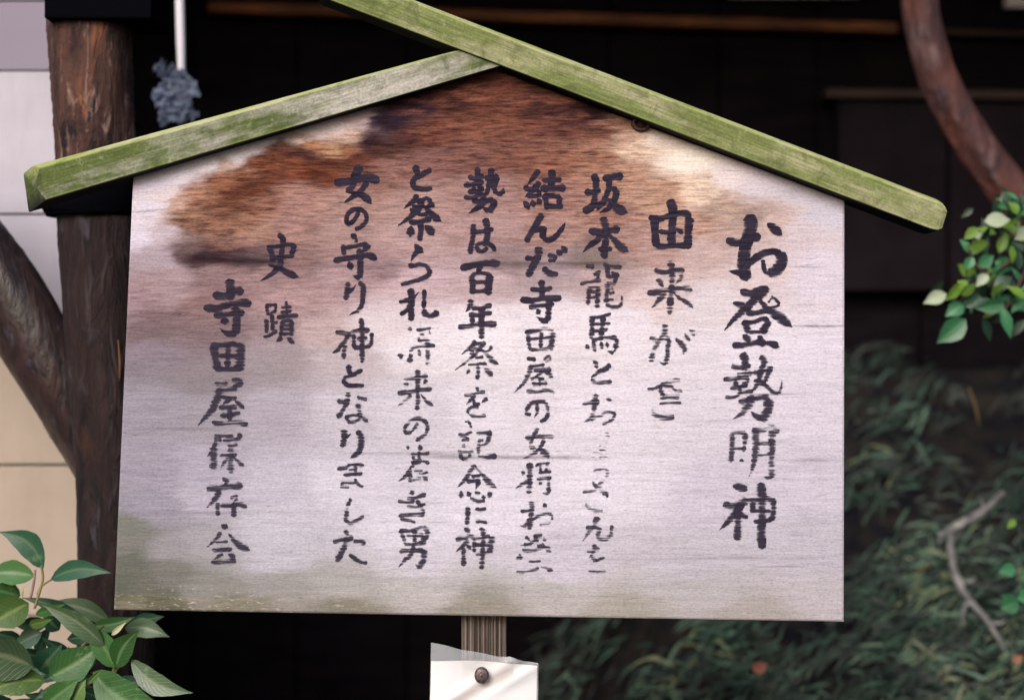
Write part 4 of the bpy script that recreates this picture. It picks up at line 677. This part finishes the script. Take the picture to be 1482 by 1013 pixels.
# ------------------------------------------------------------------ curved trunk at the right
M_TR = M_('smooth_reddish_bark', .75, .25)
n1 = M_TR.noise(M_TR.coord((9, 9, 4)), 1.0, 5, .6, .6); n2 = M_TR.noise(M_TR.coord((30, 30, 12)), 1.0, 4)
c = M_TR.mix(M_TR.ramp(n1, [(.38, 0.), (.62, 1.)]), (.020, .014, .020), (.100, .034, .026)); c = M_TR.mix(M_TR.ramp(n2, [(.55, 0.), (.72, .6)]), c, (.15, .10, .10))
M_TR.color(c); M_TR.bump(n2, 1.0, .02)
YT = 1.25
tree = empty('curved_tree', P(1600, 1200, YT)); tree.location.z = 0; tag(tree, 'reddish-brown curved tree trunk bending across the upper right corner', 'tree')
tube('trunk', [P(1300, -260, YT), P(1322, -90, YT), P(1336, 30, YT), P(1362, 120, YT), P(1410, 205, YT), P(1462, 275, YT), P(1560, 400, YT), P(1640, 600, YT), P(1660, 1250, YT)],
     [.036, .039, .042, .047, .056, .062, .068, .075, .09], M_TR.m, tree, sides=28, n=90, rough=.015, lobes=.06, seed=12)

# ------------------------------------------------------------------ leaves
def leaf_mesh(base, tip, width, curl=0.12, fold=0.22, roll=0.0, pw=0.85, nu=9, nv=4, name='leaf', asym=0.0):
    """one leaf blade from base to tip, facing the open side (-y), folded along its rib and arched"""
    ax = tip - base; L = ax.length; a = ax.normalized(); vw = Vector((0, -1, 0)); s = a.cross(vw)
    s = s.normalized() if s.length > 1e-3 else Vector((1, 0, 0)); nrm = s.cross(a).normalized()
    s2 = s * math.cos(roll) + nrm * math.sin(roll); n2 = nrm * math.cos(roll) - s * math.sin(roll)
    verts = []; faces = []; rib = []; bend = s * asym * L
    for i in range(nu):
        t = i / (nu - 1); wd = (math.sin(math.pi * t ** pw) ** (0.85 if t < .5 else 1.25) if 0 < t < 1 else 0) * width / 2 * (1.06 + .035 * math.sin(t * 23 + width * 9e3)) + .0003
        c = base + ax * t + n2 * (-curl * L * (t - .4) ** 2 * 2) + bend * math.sin(math.pi * t)
        for j in range(-nv, nv + 1):
            f = j / nv; verts.append(c + s2 * (wd * f) + n2 * (wd * abs(f) ** 1.3 * fold + .0004 * math.sin(t * 40) * abs(f))); rib.append(1 - abs(f) if 0 < i < nu - 1 else .5)
    m = 2 * nv + 1
    for i in range(nu - 1):
        for j in range(m - 1): faces.append((i * m + j, i * m + j + 1, (i + 1) * m + j + 1, (i + 1) * m + j))
    return verts, faces, rib
def leaf_obj(base, tip, width, mat, parent, tone=.5, name='leaf', **kw):
    v, f, rib = leaf_mesh(base, tip, width, **kw); o = mesh_obj(name, v, f, mat, parent, True)
    o.data.attributes.new('rib', 'FLOAT', 'POINT').data.foreach_set('value', rib)
    nv_ = 2 * kw.get('nv', 4) + 1; nu_ = kw.get('nu', 9)
    o.data.attributes.new('along', 'FLOAT', 'POINT').data.foreach_set('value', [(i // nv_) / (nu_ - 1) for i in range(len(v))])
    o.data.attributes.new('tone', 'FLOAT', 'POINT').data.foreach_set('value', [tone] * len(v)); return o
LG = {'d': mat_leaf('deep_green_leaf', (.015, .060, .033), (.09, .15, .07), .45, .4, .12),
      'm': mat_leaf('mid_green_leaf', (.038, .120, .030), (.13, .22, .09), .45, .4, .15),
      'g': mat_leaf('grey_green_leaf', (.055, .100, .048), (.17, .20, .12), .40, .5, .12, .3),
      'y': mat_leaf('yellow_green_leaf', (.070, .140, .028), (.20, .28, .08), .45, .4, .25, .3),
      'w': mat_leaf('pale_bud_leaf', (.50, .50, .30), (.5, .5, .35), .5, .3, .2, .1)}
M_STEM = mat_wood('green_stem', (.10, .08, .03), (.26, .22, .09), (40, 40, 10)); M_STEMP = mat_wood('pinkish_twig', (.18, .10, .09), (.34, .22, .20), (60, 60, 20))
shrub = empty('broadleaf_shrub', P(100, 1100, .12)); shrub.location.z = 0
tag(shrub, 'glossy broad-leaved green shrub at the lower left before the bark post', 'shrub')
LV = [(63, 822, -3, 770, 34, 'd', .10, .18), (72, 838, 158, 829, 27, 'd', .08, -.10), (50, 833, -22, 831, 34, 'm', .1, .05), (42, 872, -20, 905, 44, 'y', .12, 0), (30, 862, -20, 850, 30, 'm', .12, 0),
      (150, 936, 58, 879, 31, 'g', .05, .10), (165, 966, 124, 903, 34, 'm', .06, .06), (167, 966, 200, 913, 33, 'm', .05, -.08), (118, 893, 32, 865, 17, 'd', .14, .04), (160, 900, 66, 872, 26, 'g', .16, .08),
      (134, 906, 193, 893, 20, 'm', .13, .05), (180, 908, 243, 921, 27, 'g', .15, -.08), (190, 900, 236, 892, 18, 'd', .18, 0), (187, 954, 275, 1002, 31, 'g', .04, .12), (132, 972, 238, 1026, 56, 'm', .03, .12),
      (70, 980, 146, 932, 48, 'm', .06, .05), (56, 972, 88, 934, 38, 'd', .09, 0), (48, 965, -40, 945, 66, 'g', .03, .08), (66, 984, -20, 1002, 38, 'y', .05, .08), (62, 1022, 112, 984, 34, 'm', .04, 0), (98, 1030, 122, 984, 30, 'y', .04, 0),
      (100, 946, 62, 925, 18, 'd', .12, 0), (60, 915, 18, 935, 26, 'd', .14, 0), (70, 900, 20, 906, 22, 'd', .15, 0), (86, 912, 62, 890, 22, 'd', .16, 0), (30, 925, -10, 915, 22, 'd', .16, 0), (120, 1000, 170, 1020, 26, 'd', .08, 0),
      (160, 990, 215, 985, 20, 'd', .10, 0), (96, 925, 150, 918, 20, 'd', .15, 0), (20, 1015, -20, 1030, 30, 'd', .06, 0), (150, 1040, 250, 1050, 40, 'm', .06, 0), (50, 890, 90, 876, 14, 'm', .12, 0), (40, 905, 72, 898, 14, 'y', .12, 0)]
for k, (bx_, by_, tx_, ty_, w, c, d, asym) in enumerate(LV):
    r_ = random.Random(k); y0 = d + .03; b = P(bx_, by_, y0); t = P(tx_, ty_, y0 - .02 + r_.uniform(-.02, .02))
    leaf_obj(b, t, w * .001 * (D + d) / D, LG[c], shrub, tone=r_.random(), roll=r_.uniform(-.3, .3), asym=asym, curl=r_.uniform(.05, .16), fold=r_.uniform(.12, .32), nu=12, nv=4)
for (a, b, w, c) in (((161, 919), (181, 901), 7, 'w'), ((126, 990), (146, 970), 8, 'y'), ((33, 865), (36, 848), 4, 'w')):
    leaf_obj(P(*a, .03), P(*b, .02), w * .001, LG[c], shrub, name='bud', fold=.5, nu=8, nv=3)
for pts, r, m in (([(60, 818), (62, 838), (55, 864), (50, 880)], .0018, M_STEM), ([(75, 838), (60, 848), (54, 860)], .0014, M_STEM), ([(51, 824), (49, 842), (44, 866)], .0018, M_STEMP), ([(166, 962), (160, 1010), (150, 1120)], .003, M_STEM),
                  ([(187, 955), (168, 970), (160, 1000)], .0016, M_STEM), ([(132, 972), (150, 990), (158, 1020)], .002, M_STEM), ([(100, 946), (80, 1000), (75, 1120)], .0024, M_STEM), ([(150, 905), (110, 945), (85, 990)], .0018, M_STEM)):
    tube('stem', [P(x_, y_, .11) for x_, y_ in pts], [r, r * 1.2], m, shrub, sides=8, n=14)
# dark foliage mass behind the front leaves
rs = random.Random(5)
for k in range(70):
    bx_, by_ = rs.uniform(-60, 200), rs.uniform(915, 1080)
    if bx_ > 120 and by_ < 950: continue
    a = rs.uniform(-3.1, 3.1); L = rs.uniform(40, 70)
    leaf_obj(P(bx_, by_, .20 + rs.uniform(0, .05)), P(bx_ + L * math.cos(a), by_ + .7 * L * math.sin(a), .19), L * .42 * .001, LG['d'], shrub, tone=rs.random() * .3, roll=rs.uniform(-.7, .7), nu=7, nv=2)

# small-leaved sprig at the right edge
RG = {'d': mat_leaf('dark_small_leaf', (.012, .040, .022), (.02, .06, .03), .35, .4, .2), 'b': mat_leaf('blueish_small_leaf', (.045, .20, .085), (.06, .22, .10), .35, .5, .2),
      'y': mat_leaf('bright_small_leaf', (.14, .26, .035), (.14, .26, .05), .35, .4, .3), 'w': mat_leaf('pale_young_leaf', (.46, .54, .38), (.42, .5, .32), .4, .4, .3, .15)}
sprig = empty('leafy_sprig', P(1500, 500, .7)); tag(sprig, 'bright green small-leaved sprig reaching in at the right edge', 'shrub')
YS = .62
RV = [(1370, 425, 1341, 437, 16, 'w'), (1392, 410, 1372, 432, 14, 'y'), (1395, 440, 1372, 455, 18, 'b'), (1398, 462, 1362, 492, 26, 'b'), (1400, 418, 1388, 408, 14, 'y'), (1392, 428, 1410, 412, 12, 'y'), (1412, 395, 1390, 385, 18, 'y'), (1416, 385, 1436, 372, 16, 'b'), (1430, 396, 1415, 412, 12, 'w'),
      (1425, 320, 1458, 318, 18, 'w'), (1460, 330, 1445, 316, 12, 'y'), (1430, 352, 1402, 358, 14, 'y'), (1426, 345, 1408, 338, 8, 'w'), (1446, 366, 1455, 340, 12, 'y'), (1440, 378, 1462, 388, 18, 'b'), (1455, 440, 1418, 446, 17, 'b'), (1462, 438, 1500, 440, 18, 'b'), (1450, 445, 1462, 484, 13, 'b'),
      (1465, 355, 1466, 378, 10, 'y'), (1472, 310, 1462, 294, 14, 'y'), (1490, 330, 1472, 345, 18, 'w'), (1480, 300, 1500, 290, 20, 'b'), (1445, 300, 1470, 290, 12, 'b'), (1500, 360, 1470, 352, 14, 'd'), (1440, 416, 1462, 402, 18, 'd'), (1420, 428, 1400, 442, 20, 'd'), (1415, 330, 1398, 344, 12, 'y'), (1408, 372, 1398, 388, 12, 'b')]
for k, (bx_, by_, tx_, ty_, w, c) in enumerate(RV):
    r_ = random.Random(k + 40); y = YS + r_.uniform(-.04, .04); kf = (D + y) / D
    leaf_obj(P(bx_, by_, y), P(tx_, ty_, y + r_.uniform(-.02, .02)).lerp(P(tx_ + (tx_ - bx_) * .2, ty_ + (ty_ - by_) * .2, y), .8), w * .0012 * kf, RG[c], sprig, tone=r_.random(), roll=r_.uniform(-.5, .5), nu=8, nv=2, fold=r_.uniform(.1, .4))
for k in range(95):
    t = rs.random(); x_ = 1520 - 140 * t + rs.uniform(-30, 30); y_ = 290 + 175 * rs.random()
    if x_ < 1395 + abs(y_ - 440) * .3 and y_ < 400: x_ += 45
    if y_ > 455: x_ += 40
    a = rs.uniform(1.2, 5); L = rs.uniform(20, 38); y = YS + rs.uniform(-.02, .13)
    leaf_obj(P(x_, y_, y), P(x_ + L * math.cos(a), y_ + L * math.sin(a), y), L * .5 * .001, RG[rs.choice('ddddbbyy')], sprig, tone=rs.random(), roll=rs.uniform(-.8, .8), nu=6, nv=1)
M_TW = mat_wood('brown_twig', (.03, .018, .014), (.09, .055, .04), (40, 40, 40))
for pts in ([(1580, 300), (1490, 360), (1430, 400), (1385, 440)], [(1500, 360), (1460, 440), (1450, 450)], [(1490, 360), (1450, 330), (1430, 322)], [(1430, 400), (1410, 380), (1402, 360)]):
    tube('twig', [P(x_, y_, YS + .02) for x_, y_ in pts], [.005, .002], M_TW, sprig, sides=8, n=14)

# ------------------------------------------------------------------ ground and the planted bank
M_SOIL = M_('dark_soil', .95, .1)
M_SOIL.color(M_SOIL.mix(M_SOIL.ramp(M_SOIL.noise(M_SOIL.coord(), 9, 6), [(.4, 0.), (.65, 1.)]), (.006, .006, .009), (.022, .018, .015))); M_SOIL.bump(M_SOIL.noise(M_SOIL.coord(), 40, 4), .8, .02)
def bank_z(x, y):
    right = np.clip((x + .05) / .55, 0, 1); right = right * right * (3 - 2 * right)
    s = np.clip((y - .75) / 1.7, 0, 1)
    return (0.02 + right * (1.22 * s + 0.12 * (fbm(x * 2.2, y * 2.2, 91) - .5) * (s > 0))) + .10 * (1 - right) * s
gx = np.linspace(-4.5, 5, 150); gy = np.linspace(-4.5, 3.0, 130); GXX, GYY = np.meshgrid(gx, gy); GZ = bank_z(GXX, GYY) + .03 * (fbm(GXX * 6, GYY * 6, 5) - .5)
gv = [(float(a), float(b), float(c)) for a, b, c in zip(GXX.ravel(), GYY.ravel(), GZ.ravel())]
# the sheet runs on, level, to the horizon
gf = [(j * 150 + i, j * 150 + i + 1, (j + 1) * 150 + i + 1, (j + 1) * 150 + i) for j in range(129) for i in range(149)]
nb = len(gv); gv += [(-80, -80, -.02), (80, -80, -.02), (80, 80, -.02), (-80, 80, -.02)]
gf += [(nb, nb + 1, 149, 0), (nb + 1, nb + 2, 129 * 150 + 149, 149), (nb + 2, nb + 3, 129 * 150, 129 * 150 + 149), (nb + 3, nb, 0, 129 * 150)]
bmg = bmesh.new(); gme = bpy.data.meshes.new('ground'); gme.from_pydata(gv, [], gf); gme.update(); gme.materials.append(M_SOIL.m)
bmg.from_mesh(gme); bmg.free(); go = link('ground', gme); go['kind'] = 'structure'

M_GR = M_('bank_foliage', .5, .35)
ga = M_GR.n('ShaderNodeAttribute', attribute_name='tone')
gc = M_GR.ramp(ga.outputs['Fac'], [(0, (.006, .014, .011)), (.30, (.008, .018, .013)), (.48, (.022, .062, .040)), (.68, (.085, .160, .110)), (.82, (.17, .20, .09)), (1.0, (.32, .30, .20))])
M_GR.color(gc)
r_ = np.random.default_rng(21); gv = []; gf = []; gt = []
# tufts of narrow leaves, most of them combed the same way down the slope, with bare dark gaps between
NT = 6000
tx_ = r_.uniform(-.9, 2.7, NT); ty_ = r_.uniform(.80, 2.5, NT); tc_ = fbm(tx_ * 3.6, ty_ * 3.6 + 7, 33, 4)
for i in range(NT):
    thin = np.clip((ty_[i] - 1.5) / 1.0, 0, .82)
    if tx_[i] < -.10 + r_.normal(0, .12) or r_.random() < thin or (tc_[i] < .487 and r_.random() > .10): continue
    an = math.radians(r_.normal(26, 19)) + (math.pi if r_.random() < .72 else 0) + (r_.normal(0, .6) if r_.random() < .18 else 0)
    z0 = float(bank_z(tx_[i], ty_[i])); o_ = Vector((tx_[i], ty_[i], z0 + r_.uniform(0, .09))); hue = float(np.clip(.10 + .72 * r_.random() ** 1.1 * (.42 + tc_[i]) + (.30 if r_.random() < .07 else 0), 0, .96)) * (1 - .40 * float(np.clip((ty_[i] - 1.7) / .8, 0, 1)))
    for q in range(int(r_.integers(7, 15))):
        a2 = an + r_.normal(0, .42); L = r_.uniform(.025, .10); w = r_.uniform(.0014, .0040)
        d = Vector((math.cos(a2), -abs(r_.normal(.25, .2)), math.sin(a2))).normalized()
        p = o_ + Vector((r_.normal(0, .03), r_.normal(0, .02), r_.normal(0, .02))); s = d.cross(Vector((0, -1, .3))).normalized() * w; dr = Vector((0, 0, -L * r_.uniform(.1, .45))); b = len(gv)
        gv += [p, p + d * L * .35 + s + dr * .12, p + d * L * .35 - s + dr * .12, p + d * L * .72 + s * .8 + dr * .5, p + d * L * .72 - s * .8 + dr * .5, p + d * L + dr]
        gf += [(b, b + 1, b + 2), (b + 1, b + 3, b + 4, b + 2), (b + 3, b + 5, b + 4)]; gt += [hue * float(r_.uniform(.7, 1.2)) * .86] * 6
go = mesh_obj('bank_foliage', gv, gf, M_GR.m); go.data.attributes.new('tone', 'FLOAT', 'POINT').data.foreach_set('value', gt); tag(go, 'dark feathery ground cover on the bank at the right', 'ground cover', kind='stuff')

# bare grey branch on the bank
M_GB = mat_wood('grey_lichen_branch', (.08, .075, .08), (.34, .33, .33), (34, 34, 34))
yb = 1.5; br = empty('bare_branch', P(1400, 900, yb)); tag(br, 'bare forked grey branch sticking out of the bank foliage', 'branch')
tube('stem', [P(1452, 712, yb), P(1425, 738, yb), P(1384, 762, yb), P(1358, 776, yb)], [.005, .009, .011, .008], M_GB, br, sides=10, n=44, rough=.12, seed=2)
tube('stem', [P(1376, 764, yb), P(1376, 800, yb), P(1384, 835, yb), P(1402, 868, yb), P(1430, 900, yb), P(1462, 955, yb)], [.008, .009, .009, .007, .006, .003], M_GB, br, sides=10, n=60, rough=.12, seed=4)
tube('stem', [P(1366, 772, yb), P(1358, 786, yb)], [.007, .004], M_GB, br, sides=8, n=6)
for pts in ([(1384, 835), (1400, 842), (1412, 836)], [(1402, 868), (1392, 890), (1396, 905)], [(1425, 738), (1420, 722)], [(1430, 900), (1446, 902), (1456, 896)]):
    tube('stem', [P(x_, y_, yb) for x_, y_ in pts], [.005, .002], M_GB, br, sides=8, n=8, rough=.1)
# young green leaves at the right edge, low
low = empty('young_plant', P(1470, 900, .8)); tag(low, 'few bright green round leaves low at the right edge', 'plant')
for k, (bx_, by_, tx_, ty_, w, c) in enumerate([(1470, 822, 1446, 828, 20, 'b'), (1475, 870, 1448, 880, 26, 'b'), (1470, 868, 1450, 862, 14, 'b'), (1470, 752, 1458, 764, 10, 'y'), (1490, 860, 1472, 866, 20, 'b'), (1480, 840, 1500, 830, 20, 'b')]):
    leaf_obj(P(bx_, by_, .8), P(tx_, ty_, .79), w * .0013, RG[c], low, roll=.2 * (k % 3 - 1), nu=8, nv=2)
tube('stem', [P(1474, 752, .81), P(1482, 860, .81), P(1496, 1100, .85)], [.0008, .0022], LG['d'], low, sides=8, n=12)
# fallen reddish petals / leaves
M_PET = M_('fallen_red_leaf', .6, .3); M_PET.color((.34, .13, .10))
for k, (x_, y_, w, l) in enumerate([(1100, 965, 22, 'small pink-red fallen leaf low on the bank below the board'), (1472, 952, 14, 'small reddish fallen leaf in the lower right corner of the bank')]):
    v, f, rib = leaf_mesh(P(x_ - w / 2, y_ + 4, 1.15), P(x_ + w / 2, y_ - 4, 1.14), w * .0012, nu=7, nv=2); o = mesh_obj('fallen_leaf', v, f, M_PET.m, None, True); tag(o, l, 'leaf', 'fallen red leaves')
# dried straw-coloured stalks in the bank
M_STR = mat_wood('dry_stalk', (.06, .04, .02), (.13, .09, .04), (20, 20, 20))
sv = [(1402, 560, 1418, 618, 'upright dry straw-coloured stalk in the dark foliage right of the board'), (1318, 832, 1350, 812, 'short dry yellowish stalk lying left of the bare grey branch')]
for k, (x0, y0, x1, y1, lb_) in enumerate(sv):
    o = tube('dry_stalk', [P(x0, y0, 1.5), P((x0 + x1) / 2 + 2, (y0 + y1) / 2, 1.49), P(x1, y1, 1.5)], [.002, .0036, .002], M_STR, None, sides=6, n=8)
    tag(o, lb_, 'stalk', 'dry stalks in the bank')
